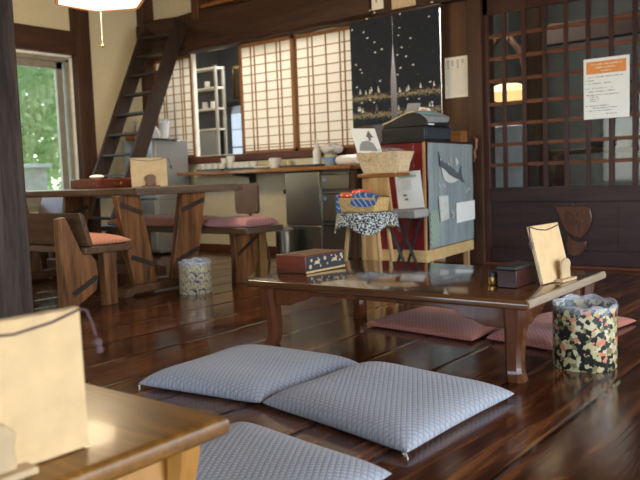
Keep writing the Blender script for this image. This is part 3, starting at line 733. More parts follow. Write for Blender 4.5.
for xo in (-4.165, -5.62):
    for (yt0, yt1, yb0, yb1) in ((3.07+.03, 3.30, 3.215, 3.42), (3.68, 3.92, 3.555, 3.79)):
        p = [(xo-.05, yb0, .075), (xo, yb0, .075), (xo, yb1, .075), (xo-.05, yb1, .075), (xo-.05, yt0, .692), (xo, yt0, .692), (xo, yt1, .692), (xo-.05, yt1, .692)]
        L = obj('leg_plank', MB().hexa(p), 'plank', t, .005)
        sgn = -1 if yt0 < 3.5 else 1
        for zc in (.60, .235) if xo > -5 else (.55,):
            f = (zc-.075)/.617; c0 = (yb0+(yt0-yb0)*f); c1 = (yb1+(yt1-yb1)*f)
            q0 = (xo+.001, c0+.012, zc-sgn*.035); q1 = (xo+.001, c1-.006, zc+sgn*.035)
            sl = obj('slot_inlay', MB().bar(q0, q1, .008, .034, up=(0, 0, 1)), 'slot', L)
            if zc < .5:
                for s_ in (.35, .68):
                    c = Vector(q0).lerp(Vector(q1), s_); obj('slot_hole', B(c.x+.001, c.x+.006, c.y-.012, c.y+.012, c.z-.011, c.z+.011), 'black', sl)
    obj('foot_runner', MB().prism([(3.10, 0), (3.16, .0), (3.19, .02), (3.75, .02), (3.78, 0), (3.86, 0), (3.86, .04), (3.78, .078), (3.2, .078), (3.12, .055)], 'X', xo-.085, xo+.04), 'plank_d', t, .005)
obj('stretcher', B(-5.62, -4.2, 3.45, 3.53, .10, .17), 'plank_d', t, .004)

# near bench with back
def cushion(name, corners, zb, T, mat, label, group=None, cat='cushion', n=26, thing_=None, pull=.035, tassels=()):
    """corners: FL, FR, BR, BL floor points"""
    A, Bc, Cc, D = [Vector((*c, 0)) for c in corners]
    def P(s, t_):
        s2 = s*(1-pull*(1-t_*t_)); t2 = t_*(1-pull*(1-s*s))
        u, v = (s2+1)/2, (t2+1)/2
        return A*(1-u)*(1-v)+Bc*u*(1-v)+Cc*u*v+D*(1-u)*v
    vs = []; fs = []
    ph = random.uniform(0, 6)
    for side in (0, 1):
        for j in range(n+1):
            for i in range(n+1):
                s = math.sin(math.pi/2*(-1+2*i/n)); t_ = math.sin(math.pi/2*(-1+2*j/n))
                p = P(s, t_); h = max(0, (1-abs(s)**5)*(1-abs(t_)**5))**.45
                wob = 1+.05*math.sin(3*s+ph)+.04*math.sin(4*t_+ph*2)
                ez = .016*T/.07
                z = zb+ez+(T-ez)*h*wob if side == 0 else zb+ez-(ez)*min(1, h*1.6)
                vs.append((p.x, p.y, z))
    N = (n+1)*(n+1)
    for j in range(n):
        for i in range(n):
            q = j*(n+1)+i; fs.append((q, q+1, q+n+2, q+n+1)); fs.append((N+q+n+1, N+q+n+2, N+q+1, N+q))
    mb = MB().add(vs, fs)
    if thing_: o = obj(name, mb, mat, thing_)
    else:
        o = tag(obj(name, mb, mat), label, cat, group)
    me = o.data
    import bmesh
    bm = bmesh.new(); bm.from_mesh(me); bmesh.ops.remove_doubles(bm, verts=bm.verts, dist=.0004); bm.to_mesh(me); bm.free()
    for c in tassels:
        mb2 = MB(); c = Vector(c)
        for k2 in range(5): mb2.tube([c, c+Vector((.012*math.cos(k2), -.012+.004*k2, -.004)), c+Vector((.02*math.cos(k2*.6), -.022+.008*k2, -.009))], .0016, 5)
        obj('tassel', mb2, 'cloth_w', o)
    return o

t = thing('bench', 'dark wooden bench with a slanted back on the near side of the slab table', 'bench', (-4.8, 2.8, 0))
def brace(X, y0, label=None, sgn=1, par=None, mat='plank'):
    f = lambda y: y0+sgn*y
    poly = [(f(0), 0), (f(.05), 0), (f(.25), .11), (f(.265), .20), (f(.235), .30), (f(.15), .36), (f(.05), .36), (f(.04), .42), (f(0), .42)]
    return poly
P = [(2.55, 0), (2.60, 0), (2.79, .11), (2.81, .21), (2.80, .30), (2.76, .345), (2.70, .36), (2.60, .585), (2.55, .575)]
for X in (-4.0, -5.35):
    L = obj('end_panel', MB().prism(P, 'X', X-.055, X), 'plank', t, .004)
    if X > -5:
        sl = obj('slot_inlay', MB().bar((X+.001, 2.62, .105), (X+.001, 2.80, .195), .008, .034), 'slot', L)
        obj('slot_hole', B(X+.002, X+.007, 2.69, 2.72, .135, .158), 'black', sl)
    obj('front_leg', B(X-.07, X-.005, 2.865, 2.955, 0, .345), 'plank', t, .004)
obj('seat_board', B(-5.45, -3.965, 2.705, 3.055, .345, .388), 'slab', t, .005)
bk = [(2.735, .40), (2.76, .405), (2.70, .605), (2.67, .605), (2.62, .60)]
obj('backrest', MB().prism([(2.72, .395), (2.755, .40), (2.70, .60), (2.665, .605)], 'X', -5.5, -3.955), 'slab', t, .004)
cushion('bench_cushion', [(-5.35, 2.765), (-3.985, 2.765), (-3.985, 3.07), (-5.35, 3.07)], .389, .065, 'orangecush', 'striped orange cushion on the near bench seat', pull=.01)

t = thing('bench', 'backless wooden bench with slotted end panel on the far side of the slab table', 'bench', (-4.8, 4.1, 0))
for X in (-3.91, -5.3):
    L = obj('end_panel', MB().prism([(3.94, .37), (3.955, .22), (3.945, 0), (4.03, 0), (4.15, .06), (4.205, .16), (4.20, .30), (4.19, .37)], 'X', X-.05, X), 'plank', t, .004)
    if X > -5:
        sl = obj('slot_inlay', MB().bar((X+.001, 3.975, .215), (X+.001, 4.19, .335), .008, .026), 'slot', L)
        for s_ in (.3, .65): obj('slot_hole', B(X+.002, X+.007, 3.975+.215*s_-.012, 3.975+.215*s_+.012, .215+.12*s_-.010, .215+.12*s_+.012), 'black', sl)
    obj('back_leg', B(X-.06, X, 4.222, 4.30, 0, .37), 'yellowleg', t, .004)
obj('seat_board', B(-5.5, -3.76, 3.915, 4.32, .371, .418), 'slab', t, .006)
obj('end_cap', B(-3.765, -3.745, 3.92, 4.315, .374, .416), 'slab_end', t, .004)
cushion('bench_cushion', [(-5.45, 3.93), (-4.24, 3.93), (-4.24, 4.30), (-5.45, 4.30)], .419, .075, 'orangecush', 'long orange cushion on the far bench behind the table legs', pull=.01)
cushion('bench_cushion', [(-4.23, 3.93), (-3.775, 3.93), (-3.775, 4.30), (-4.23, 4.30)], .419, .075, 'pinkcush', 'dusty pink cushion at the right end of the far bench', pull=.03)
t = thing('bench', 'dark high backed bench under the window with round holes cut in its end', 'bench', (-6.1, 4.0, 0))
mb = MB(); mb.prism([(3.75, 0), (4.15, 0), (4.10, .40), (4.22, .68), (4.12, .70), (3.98, .44), (3.75, .42)], 'X', -6.05, -6.0)
L = obj('end_panel', mb, 'plank_d', t, .004)
obj('end_hole', MB().lathe([(.018, 0), (.018, .004)], 0, 0, 14), 'black', L) if False else None
obj('seat_board', B(-6.75, -5.98, 3.73, 4.12, .42, .46), 'slab', t, .004)
obj('backrest', MB().prism([(4.10, .46), (4.14, .46), (4.24, .72), (4.20, .73)], 'X', -6.8, -5.95), 'slab', t, .004)
obj('end_panel', MB().prism([(3.75, 0), (4.15, 0), (4.10, .40), (3.75, .42)], 'X', -6.75, -6.7), 'plank_d', t)

# things on the slab table
TT = .7425
def make_menu(loc, rz, lean, label, side, stand_mat, stand_label, w=.25, h=.25, cordmat='cord', stand_off=0.0):
    """menu: board in local XZ, front faces -Y; side=+1 bead hangs on local +X"""
    root = thing('menu', label, 'menu', (loc[0], loc[1], loc[2]+.002), rz)
    root.rotation_euler = (-lean, 0, rz)
    mb = MB(); mb.box(-w/2, w/2, -.007, -.004, 0, h); mb.box(-w/2, w/2, .004, .007, 0, h); mb.box(-w/2, w/2, -.007, .007, h-.003, h)
    obj('cover', mb, 'kraft', root, local=True)
    obj('pages', B(-w/2+.006, w/2-.006, -.003, .003, .004, h-.004), 'paper', root, local=True)
    pts = [(-side*w/2*1.0, -.009, h-.010), (-side*w*.25, -.010, h-.020), (0, -.010, h-.026), (side*w*.28, -.010, h-.018), (side*w/2, -.010, h-.004), (side*(w/2+.012), -.010, h-.008), (side*(w/2+.022), -.010, h-.035), (side*(w/2+.028), -.010, h-.058)]
    cd = obj('cord', MB().tube(pts, .0024, 6), cordmat, root, local=True)
    mb = MB(); c = (side*(w/2+.030), -.010, h-.070); mb.ball(c, .0085); mb.tube([(c[0], c[1], c[2]), (c[0]+side*.004, c[1], c[2]-.018)], [.004, .007], 6)
    obj('bead', mb, cordmat, cd, local=True)
    st = thing('menu_stand', stand_label, 'stand', loc, rz)
    sx = stand_off
    pb = obj('base', MB().box(sx-.065, sx+.065, -.045, -.0085, 0, .011).box(sx-.065, sx-.055, -.009, .03, 0, .0015).box(sx+.055, sx+.065, -.009, .03, 0, .0015), stand_mat, st, .002, local=True)
    lip = [(-.042, 0), (.040, 0), (.036, .035), (.041, .062), (.022, .079), (-.004, .082), (-.034, .072), (-.041, .045), (-.034, .02)]
    obj('front_lip', MB().prism([(sx+a, .011+b) for a, b in lip], 'Y', -.030, -.017), stand_mat, st, .004, local=True)
    return root
make_menu((-4.40, 3.585, TT), R(68), R(3), 'kraft menu standing on the slab table', 1, 'plank', 'brown wooden holder of the menu on the slab table', w=.27, h=.215)
t = thing('cutlery_box', 'dark red wooden drawer box on the slab table left of the menu', 'box', (-4.9, 3.5, TT))
obj('body', B(-5.05, -4.76, 3.345, 3.775, TT+.0005, TT+.075), 'redbox', t, .004)
dr = obj('drawer', B(-4.762, -4.752, 3.36, 3.76, TT+.008, TT+.068), 'redbox', t, .003); obj('drawer_handle', MB().tube([(-4.75, 3.53, TT+.045), (-4.742, 3.535, TT+.03), (-4.742, 3.585, TT+.03), (-4.75, 3.59, TT+.045)], .006), 'brass', dr)
tag(obj('folded_towel', MB().ball((-4.83, 3.43, TT+.090), .055, 16, 8, .27), 'cloth_w'), 'small folded white towel on the dark red drawer box', 'towel')

# ================================================================== waste bins
def bin_(name, cx, cy, r, h, mat, label, group=None):
    t = thing(name, label, 'bin', (cx, cy, 0))
    obj('body', MB().lathe([(r*.97, 0), (r, .006), (r, h), (r-.006, h), (r-.006, .01), (.01, .008)], cx, cy, 48, True), mat, t)
    n = 40; secs = []
    for j, (rr, z) in enumerate(((r-.009, h-.09), (r-.008, h-.01), (r-.002, h+.008), (r+.004, h+.004), (r+.004, h-.010), (r+.003, h-.018))):
        secs.append([(cx+(rr+.0018*math.sin(a*2.7+j)+.0012*math.sin(a*5.1))*math.cos(a*2*math.pi/n), cy+(rr+.0018*math.sin(a*2.7+j))*math.sin(a*2*math.pi/n), z+.006*math.sin(a*1.3+j*.4)*(1 if j > 1 else 0)+(.012*max(0, math.cos((a/n-.3)*2*math.pi))*(1 if j in (2, 3) else 0))) for a in range(n)])
    mb = MB(); vs = [p for s in secs for p in s]
    mb.add(vs, [(j*n+i, j*n+(i+1) % n, (j+1)*n+(i+1) % n, (j+1)*n+i) for j in range(len(secs)-1) for i in range(n)])
    obj('bin_liner', mb, 'film', t)
bin_('waste_bin', -.972, 2.895, .120, .243, 'floral', 'black floral waste bin beside the right end of the low table')
bin_('waste_bin', -3.872, 3.508, .112, .215, 'wave', 'blue and gold wave patterned waste bin by the slab table leg')

# ================================================================== low tables
def low_table(loc, W, D, T, rz, name, label, top, leg, endmat, apron_mat, th=.036, lw=.088):
    t = thing(name, label, 'table', loc, rz); z0 = T-th
    hx, hy = W/2, D/2
    def ring(o, z): return [(-hx+o, -hy+o, z), (hx-o, -hy+o, z), (hx-o, hy-o, z), (-hx+o, hy-o, z)]
    obj('tabletop', MB().loft([ring(.014, z0), ring(.006, z0+.003), ring(.001, z0+.009), ring(0, z0+th*.5), ring(.001, T-.011), ring(.004, T-.006), ring(.009, T-.002), ring(.016, T)]), top, t, local=True, smooth=True)
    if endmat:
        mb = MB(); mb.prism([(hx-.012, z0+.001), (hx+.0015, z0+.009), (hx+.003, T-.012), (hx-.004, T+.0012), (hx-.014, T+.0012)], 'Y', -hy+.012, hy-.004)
        obj('daylit_edge', mb, endmat, t, local=True)
    ins = .045
    # aprons with scalloped ends
    def scallop(L, drop=.045, deep=.03):
        pts = [(-L, z0), (L, z0)]
        prof = [(0, .085), (.10, .083), (.15, .062), (.19, .055), (.23, .030), (.30, .026)]
        right = [(L-a, z0-b) for a, b in prof]; left = [(-L+a, z0-b) for a, b in reversed(prof)]
        return [(-L, z0), (L, z0)]+right+left
    for s in (-1, 1):
        obj('apron', MB().prism(scallop(hx-ins-lw*.6), 'Y', s*(hy-ins-.03)-.010, s*(hy-ins-.03)+.010), apron_mat, t, .003, local=True)
        obj('apron', MB().prism(scallop(hy-ins-lw*.6), 'X', s*(hx-ins-.03)-.010, s*(hx-ins-.03)+.010), apron_mat, t, .003, local=True)
    for sx in (-1, 1):
        for sy in (-1, 1):
            secs = []
            for k in range(15):
                f = k/14.0; z = z0*(1-f)
                off = .007*math.cos(f*4.4)+(.010*((f-.82)/.18)**2 if f > .82 else 0)
                w = lw*(1.0-.30*math.sin(min(1, f*1.12)*math.pi/2)) + (.008*((f-.85)/.15) if f > .85 else 0)
                cx_ = sx*(hx-ins-lw*.42+off); cy_ = sy*(hy-ins-lw*.42+off); h_ = w/2; q = w*.22
                secs.append([(cx_-h_+q, cy_-h_, z), (cx_+h_-q, cy_-h_, z), (cx_+h_, cy_-h_+q, z), (cx_+h_, cy_+h_-q, z), (cx_+h_-q, cy_+h_, z), (cx_-h_+q, cy_+h_, z), (cx_-h_, cy_+h_-q, z), (cx_-h_, cy_-h_+q, z)][::-1])
            obj('leg', MB().loft(secs), leg, t, local=True)
    return t
low_table((-1.717, 2.925, 0), 1.366, .875, .312, 0, 'low_table', 'glossy dark brown low table in the middle of the floor', 'table', 'tableleg', 'table_daylit', 'tableleg')
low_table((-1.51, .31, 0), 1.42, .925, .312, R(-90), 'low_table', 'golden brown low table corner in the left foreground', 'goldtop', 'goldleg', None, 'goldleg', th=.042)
LT = .3135
# zabuton
cushion('floor_cushion', [(-2.275, 1.745), (-1.712, 1.812), (-1.712, 2.41), (-2.305, 2.36)], .001, .074, 'bluecush', 'blue grey floor cushion farthest left, in front of the low table', tassels=((-2.27, 1.75, .012),), cat='cushion')
cushion('floor_cushion', [(-1.700, 1.815), (-1.052, 1.690), (-1.025, 2.345), (-1.668, 2.405)], .001, .074, 'bluecush', 'blue grey floor cushion nearest the right leg of the low table', tassels=((-1.062, 1.70, .012),))
cushion('floor_cushion', [(-1.60, 1.05), (-1.00, 1.04), (-1.012, 1.552), (-1.625, 1.63)], .001, .06, 'bluecush', 'blue grey floor cushion beside the golden foreground table')
cushion('floor_cushion', [(-2.16, 3.10), (-1.52, 3.02), (-1.50, 3.66), (-2.10, 3.72)], .001, .055, 'redcush', 'salmon floor cushion half under the low table, left one')
cushion('floor_cushion', [(-1.49, 3.10), (-1.14, 3.02), (-1.02, 3.80), (-1.46, 3.72)], .001, .055, 'redcush', 'salmon floor cushion showing behind the floral bin')

# things on the low table
t = thing('tissue_box', 'wooden tissue box with inlaid rabbits on the left end of the low table', 'tissue box', (-2.34, 2.9, LT))
x0, x1, y0, y1, z0, z1 = -2.435, -2.247, 2.742, 3.055, LT+.0005, LT+.086
obj('body', MB().box(x0, x1, y0, y1, z0, z1), 'redbox', t, .003)
obj('dark_panel', B(x1, x1+.004, y0+.003, y1-.003, z0+.010, z1-.006), 'blackbox', t)
obj('bottom_strip', B(x1, x1+.005, y0, y1, z0, z0+.010), 'pine', t)
obj('top_slot', B((x0+x1)/2-.018, (x0+x1)/2+.018, y0+.05, y1-.05, z1, z1+.001), 'black', t)
obj('top_strip', MB().box(x0+.03, (x0+x1)/2-.02, y0+.02, y1-.02, z1, z1+.0015).box((x0+x1)/2+.02, x1-.03, y0+.02, y1-.02, z1, z1+.0015), 'shoji_f', t)
mb = MB(); X = x1+.004
def rab(yc, zc, s, fl):
    for pts in ([(-.024, 0), (-.012, -.010), (.010, -.008), (.022, -.012), (.018, .002), (.010, .010), (-.008, .010), (-.020, .008)], [(.010, .006), (.024, .006), (.026, .016), (.014, .018)], [(.014, .014), (.008, .030), (.002, .026), (.010, .012)], [(-.022, 0), (-.034, -.010), (-.028, -.012), (-.016, -.006)]):
        mb.prism([(yc+fl*a*s, zc+b*s) for a, b in pts], 'X', X, X+.0015)
rab(y0+.085, z0+.047, .85, 1); obj('rabbit_inlay', mb, 'straw', t); mb = MB(); rab(y0+.225, z0+.048, .85, 1); obj('rabbit_inlay', mb, 'straw', t)
for yc, zc, s in ((y0+.03, z0+.03, .011), (y0+.04, z0+.06, .008), (y0+.145, z0+.062, .010), (y0+.165, z0+.033, .006), (y0+.20, z0+.07, .005), (y0+.28, z0+.065, .010), (y0+.288, z0+.052, .008), (y0+.268, z0+.04, .007), (y0+.11, z0+.028, .006)):
    obj('flower_inlay', MB().prism([(yc+s*math.cos(q*math.pi/4), zc+s*math.sin(q*math.pi/4)) for q in range(8)], 'X', X, X+.0012), 'straw', t)
make_menu((-1.118, 2.985, LT), R(85), R(14), 'kraft menu leaning in its holder on the right end of the dark low table', -1, 'bamboo', 'pale wooden menu holder on the dark low table', stand_off=.035, h=.238)
t = thing('condiment_box', 'dark red lacquered box behind the menu on the low table', 'box', (-1.2, 2.87, LT))
obj('body', B(-1.262, -1.182, 2.735, 2.93, LT+.0005, LT+.070), 'darkbox', t, .003); obj('lid', B(-1.265, -1.179, 2.732, 2.933, LT+.071, LT+.086), 'black', t, .003)
t = thing('spice_pot', 'small brass banded pot beside the dark red box on the low table', 'pot', (-1.305, 2.79, LT))
obj('pot', MB().lathe([(.018, LT+.0005), (.021, LT+.006), (.021, LT+.034)], -1.300, 2.785, 20), 'brass', t)
obj('lid', MB().lathe([(.022, LT+.034), (.022, LT+.052), (.018, LT+.056)], -1.300, 2.785, 20), 'black', t)
make_menu((-1.145, .632, LT), R(89), R(1), 'large kraft menu on the golden foreground table', 1, 'bamboo', 'blurred wooden menu holder on the golden foreground table', stand_off=-.06)

# ================================================================== register cabinet
cab = thing('display_cabinet', 'dark red cabinet on a pale pine plinth beside the lattice door', 'cabinet', (-2.95, 5.1, 0))
def cabq(x, y): # sheared plan: front along X at y=4.68, side runs back with slight turn
    return x-.104*(y-4.68), y
F0, F1, Y0, Y1 = -3.12, -2.70, 4.68, 5.60
def cbox(x0, x1, y0, y1, z0, z1):
    a, b, c_, d_ = cabq(x0, y0), cabq(x1, y0), cabq(x1, y1), cabq(x0, y1)
    return MB().hexa([(*a, z0), (*b, z0), (*c_, z0), (*d_, z0), (*a, z1), (*b, z1), (*c_, z1), (*d_, z1)])
obj('carcass', cbox(F0, F1, Y0, Y1, .215, .995), 'redlacq', cab, .004)
fp = obj('front_frame', cbox(F0, F1-.01, Y0-.012, Y0, .215, .28), 'redlacq', cab, .003)
for a in ((F0, F0+.07, .28, .99), (F1-.09, F1-.01, .28, .99), (F0+.07, F1-.09, .92, .99)): obj('front_frame', cbox(a[0], a[1], Y0-.012, Y0, a[2], a[3]), 'redlacq', cab, .003)
obj('corner_strip', cbox(F1-.012, F1+.004, Y0-.014, Y0+.004, .215, .995), 'pine_z', cab)
obj('plinth', cbox(F0, F1+.01, Y0-.02, Y1, .13, .214), 'pine', cab, .004)
for x, y in ((F0+.02, Y0), (F1-.04, Y0+.0), (F0+.02, Y1-.06), (F1-.045, Y1-.10)): obj('leg', cbox(x, x+.04, y, y+.04, 0, .13), 'pine_z', cab)
obj('top_board', cbox(F0-.02, F1+.012, Y0-.02, Y1, .996, 1.008), 'black', cab, .003)
# tapestry on the side facing the room
tp = thing('tapestry', 'blue grey cloth with a leaping fish hanging on the cabinet side', 'tapestry', (-2.70, 5.15, .22))
def side(y, z, o): x = F1-.104*(y-4.68)+.008+o; return (x, y, z)
mb = MB(); ny, nz = 30, 14; vs = []
for j in range(nz+1):
    for i in range(ny+1):
        yy = 4.70+.90*i/ny; zz = .222+(.99-.222)*j/nz; vs.append(side(yy, zz, .006+.004*math.sin(i*.8)+.002*math.sin(j)))
mb.add(vs, [(j*(ny+1)+i, j*(ny+1)+i+1, (j+1)*(ny+1)+i+1, (j+1)*(ny+1)+i) for j in range(nz) for i in range(ny)])
obj('cloth', mb, 'tap', tp)
def patch(name, pts, mat, o=.013, th=.003):
    # pts in (y, z); thin appliqué
    mb = MB(); n = len(pts); vs = [side(y, z, o) for y, z in pts]+[side(y, z, o+th) for y, z in pts]
    mb.add(vs, [tuple(range(n))[::-1], tuple(range(n, 2*n))]+[(i, (i+1) % n, n+(i+1) % n, n+i) for i in range(n)])
    return obj(name, mb, mat, tp, smooth=False)
def FT(px, pz): return T(.20+(px-.19)*.80, .60+(pz-.505)*.9)
def T(px, pz):   # cloth fractions (0..1 across, 0..1 up) to y, z ; perspective-foreshortened fractions converted by hand
    return 4.70+.90*px, .222+.768*pz
fish_body = [(.20, .84), (.235, .77), (.30, .72), (.45, .685), (.60, .635), (.78, .56), (.86, .60), (.835, .70), (.80, .64), (.74, .60)]
fb = [(.19, .86), (.24, .785), (.33, .74), (.47, .71), (.62, .66), (.745, .60), (.80, .715), (.815, .60), (.90, .505), (.78, .545), (.62, .575), (.45, .62), (.33, .68), (.23, .70)]
patch('fish_back', [FT(*p) for p in fb][::-1], 'fishgrey')
fw = [(.25, .685), (.34, .665), (.46, .605), (.62, .565), (.72, .548), (.60, .52), (.46, .515), (.36, .54), (.30, .58)]
patch('fish_belly', [FT(*p) for p in fw][::-1], 'tapwhite')
patch('fish_eye', [FT(.225, .79), FT(.245, .785), FT(.245, .76), FT(.228, .762)][::-1], 'tapwhite', .017)
patch('wave_mark', [T(.56, .86), T(.64, .82), T(.57, .775)][::-1], 'tapwhite')
patch('small_label', [T(.18, .49), T(.38, .49), T(.39, .26), T(.22, .24)][::-1], 'tapwhite')
patch('checked_corner', [T(.01, .36), T(.17, .36), T(.20, .20), T(.17, .02), T(.01, .02)][::-1], 'check', .012)
mb = MB()
for fx, fz in ((.20, .60), (.23, .58), (.27, .60), (.31, .585), (.76, .54), (.80, .51), (.86, .535), (.46, .32), (.50, .30), (.54, .33), (.48, .27), (.40, .80), (.45, .83)):
    y_, z_ = T(fx, fz); p = Vector(side(y_, z_, .014)); obj('cloth_mark', B(p.x-.001, p.x+.003, y_-.010, y_+.010, z_-.013, z_+.013), 'tapmark', tp)
q = patch('paper', [T(.55, .405), T(.985, .41), T(.985, .21), T(.55, .20)][::-1], 'paper', .018)

# cash register
reg = thing('cash_register', 'black and grey cash register on top of the red cabinet', 'cash register', (-2.95, 5.0, 1.01))
obj('drawer_base', B(-3.09, -2.72, 4.72, 5.12, 1.0085, 1.112), 'black', reg, .006)
obj('drawer_front', B(-2.72, -2.713, 4.735, 5.105, 1.02, 1.10), 'blackbox', reg, .002)
secs = []
for x, zt in ((-3.085, 1.140), (-3.02, 1.160), (-2.94, 1.190), (-2.87, 1.212), (-2.82, 1.216), (-2.77, 1.198), (-2.73, 1.165), (-2.715, 1.145)):
    secs.append([(x, 4.74, 1.113), (x, 5.08, 1.113), (x, 5.08, zt+.012), (x, 4.74, zt)])
obj('housing', MB().loft(secs), 'black', reg, .005)
secs = []
for x, zt in ((-3.09, 1.145), (-3.02, 1.165), (-2.94, 1.195), (-2.87, 1.217), (-2.82, 1.221)):
    secs.append([(x, 4.735, zt-.006), (x, 4.80, zt-.004), (x, 4.80, zt+.005), (x, 4.735, zt+.003)])
obj('edge_trim', MB().loft(secs), 'straw', reg)
obj('keyboard', MB().hexa([(-2.82, 4.76, 1.20), (-2.715, 4.76, 1.135), (-2.715, 5.07, 1.145), (-2.82, 5.07, 1.21), (-2.82, 4.76, 1.228), (-2.70, 4.76, 1.172), (-2.70, 5.07, 1.184), (-2.82, 5.07, 1.24)]), 'greyplastic', reg, .004)
obj('badge', B(-2.7125, -2.711, 4.76, 4.85, 1.120, 1.130), 'paper', reg)
obj('green_display', MB().hexa([(-2.81, 4.80, 1.226), (-2.76, 4.80, 1.203), (-2.76, 4.95, 1.208), (-2.81, 4.95, 1.231), (-2.81, 4.80, 1.230), (-2.76, 4.80, 1.208), (-2.76, 4.95, 1.213), (-2.81, 4.95, 1.236)]), 'teal', reg)
obj('customer_display', MB().hexa([(-3.06, 5.0, 1.19), (-2.95, 5.0, 1.20), (-2.95, 5.04, 1.20), (-3.06, 5.04, 1.19), (-3.045, 5.03, 1.315), (-2.94, 5.03, 1.31), (-2.94, 5.06, 1.31), (-3.045, 5.06, 1.315)]), 'greyplastic', reg, .005)
t = thing('sticky_notes', 'small pile of coloured slips on the cash register', 'notes', (-2.86, 5.0, 1.24))
mb = MB(); mb.hexa([(-2.93, 4.98, 1.235), (-2.84, 4.98, 1.205), (-2.84, 5.06, 1.21), (-2.93, 5.06, 1.24), (-2.92, 5.0, 1.275), (-2.86, 5.0, 1.262), (-2.86, 5.05, 1.262), (-2.92, 5.05, 1.275)]); obj('slips', mb, 'paper', t); obj('orange_slip', MB().hexa([(-2.885, 4.975, 1.222), (-2.84, 4.975, 1.206), (-2.84, 4.978, 1.206), (-2.885, 4.978, 1.222), (-2.90, 4.99, 1.26), (-2.85, 4.99, 1.25), (-2.85, 4.993, 1.25), (-2.90, 4.993, 1.26)]), 'orange', t)
t = thing('pen_box', 'small brown wooden pen box on the far end of the cabinet', 'pen box', (-2.86, 5.49, 1.009))
obj('box', B(-2.90, -2.80, 5.44, 5.55, 1.0088, 1.10), 'counter', t, .003)
mb = MB()
for i in range(5): mb.tube([(-2.88+.015*i, 5.49, 1.10), (-2.885+.018*i, 5.48+.01*(i % 2), 1.13+.008*(i % 3))], .004, 6)
obj('pens', mb, 'black', t)

# ================================================================== stands in front of the cabinet
t = thing('pedestal_stand', 'tall pale wooden pedestal carrying the straw basket', 'stand', (-2.79, 4.33, 0))
obj('top', B(-2.985, -2.675, 4.24, 4.43, .755, .782), 'counter', t, .004)
obj('upright_panel', MB().prism([(-2.93, .42), (-2.70, .42), (-2.74, .754), (-2.89, .754)], 'Y', 4.245, 4.265), 'pine_z', t, .003)
obj('column', B(-2.965, -2.89, 4.27, 4.35, .02, .754), 'pine_z', t, .004)
obj('base', B(-2.99, -2.70, 4.25, 4.42, 0, .022), 'pine_z', t, .003)
t = thing('straw_basket', 'woven straw basket of leaflets on the pedestal stand', 'basket', (-2.79, 4.33, .783))
def rr(cx, cy, hx, hy, z): return [(cx-hx, cy-hy, z), (cx+hx, cy-hy, z), (cx+hx, cy+hy, z), (cx-hx, cy+hy, z)]
mb = MB(); mb.loft([rr(-2.815, 4.335, .13, .075, .7825), rr(-2.815, 4.335, .178, .10, .925), rr(-2.815, 4.335, .168, .09, .925), rr(-2.79, 4.335, .125, .065, .79)])
bk = obj('body', mb, 'straw', t, .003)
obj('handle', MB().tube([(-2.90+.05*math.cos(a*math.pi/8), 4.243-.006, .925-.055*math.sin(a*math.pi/8)) for a in range(9)], .006, 6), 'pine', t)
secs = []
for j, (f, z) in enumerate(((.85, .905), (.95, .925), (.7, .942), (.3, .950))):
    secs.append([(-2.80+.155*f*math.cos(a*math.pi/8)*(1+.1*math.sin(a*2+j)), 4.335+.075*f*math.sin(a*math.pi/8), z+.008*math.sin(a*2.5)) for a in range(16)])
tag(obj('wrapped_sweets', MB().loft(secs), 'film'), 'clear wrapped packets heaped in the straw basket', 'packets', kind='stuff')
t = thing('leaflet', 'white leaflet with a mountain drawing standing in the straw basket', 'leaflet', (-2.9, 4.3, .93))
def lf(a, b):  # leaflet plane: origin lower-left, tilted
    o = Vector((-3.0, 4.275, .930)); ux = Vector((.195, .02, -.012)); uz = Vector((-.10, .06, .175)); return o+ux*a+uz*b
def slab_(pts, off, th=.002):
    n = Vector((.0, -1, .3)).normalized(); mb = MB(); k = len(pts)
    vs = [lf(*p)+n*off for p in pts]+[lf(*p)+n*(off+th) for p in pts]
    return mb.add(vs, [tuple(range(k)), tuple(range(k, 2*k))[::-1]]+[(i, k+i, k+(i+1) % k, (i+1) % k) for i in range(k)])
obj('sheet', slab_([(0, 0), (1, 0), (1, 1), (0, 1)], 0), 'paper', t)
obj('printed_tree', slab_([(.62, .5), (.72, .5), (.72, .62), (.84, .62), (.72, .92), (.56, .66), (.64, .62)], .003, .001), 'ink', t)
obj('printed_hill', slab_([(.12, .08), (.85, .08), (.78, .38), (.6, .5), (.35, .46), (.2, .3)], .003, .001), 'greyplastic', t)

t = thing('round_stool', 'round stool draped with black and white speckled cloth', 'stool', (-2.748, 4.0, 0))
CX, CY = -2.748, 4.0
for i, (dx, dy) in enumerate(((-.12, -.07), (.13, -.06), (-.10, .10), (.11, .10))):
    obj('leg', MB().tube([(CX+dx*.85, CY+dy*.85, .50), (CX+dx*1.25, CY+dy*1.25, 0)], [.014, .017], 10), 'pine_z', t)
obj('seat', MB().lathe([(.175, .500), (.185, .508), (.185, .528), (.17, .535)], CX, CY, 32), 'pine', t)
n = 64; secs = []
for j, (rr_, z) in enumerate(((.001, .538), (.12, .538), (.188, .537), (.196, .525), (.202, .48), (.208, .44), (.212, .40))):
    row = []
    for a in range(n):
        an = a*2*math.pi/n; fold = math.sin(an*9+.5)*.6+math.sin(an*5)*.4
        k3 = max(0, j-2)/4.0; r2 = rr_*(1+.09*k3*fold); zz = z
        if j > 3: zz = z+(.5-z)*.55*(.5+.5*math.sin(an*4+2.2))
        row.append((CX+r2*math.cos(an), CY+r2*math.sin(an), zz))
    secs.append(row)
mb = MB(); mb.add([p for s in secs for p in s], [(j*n+i, j*n+(i+1) % n, (j+1)*n+(i+1) % n, (j+1)*n+i) for j in range(len(secs)-1) for i in range(n)])
tag(obj('speckled_cloth', mb, 'speck'), 'black and white speckled cloth draped over the round stool', 'cloth')
t = thing('wicker_basket', 'small wicker basket on the speckled cloth', 'basket', (CX, CY, .54))
BX = CX-.02
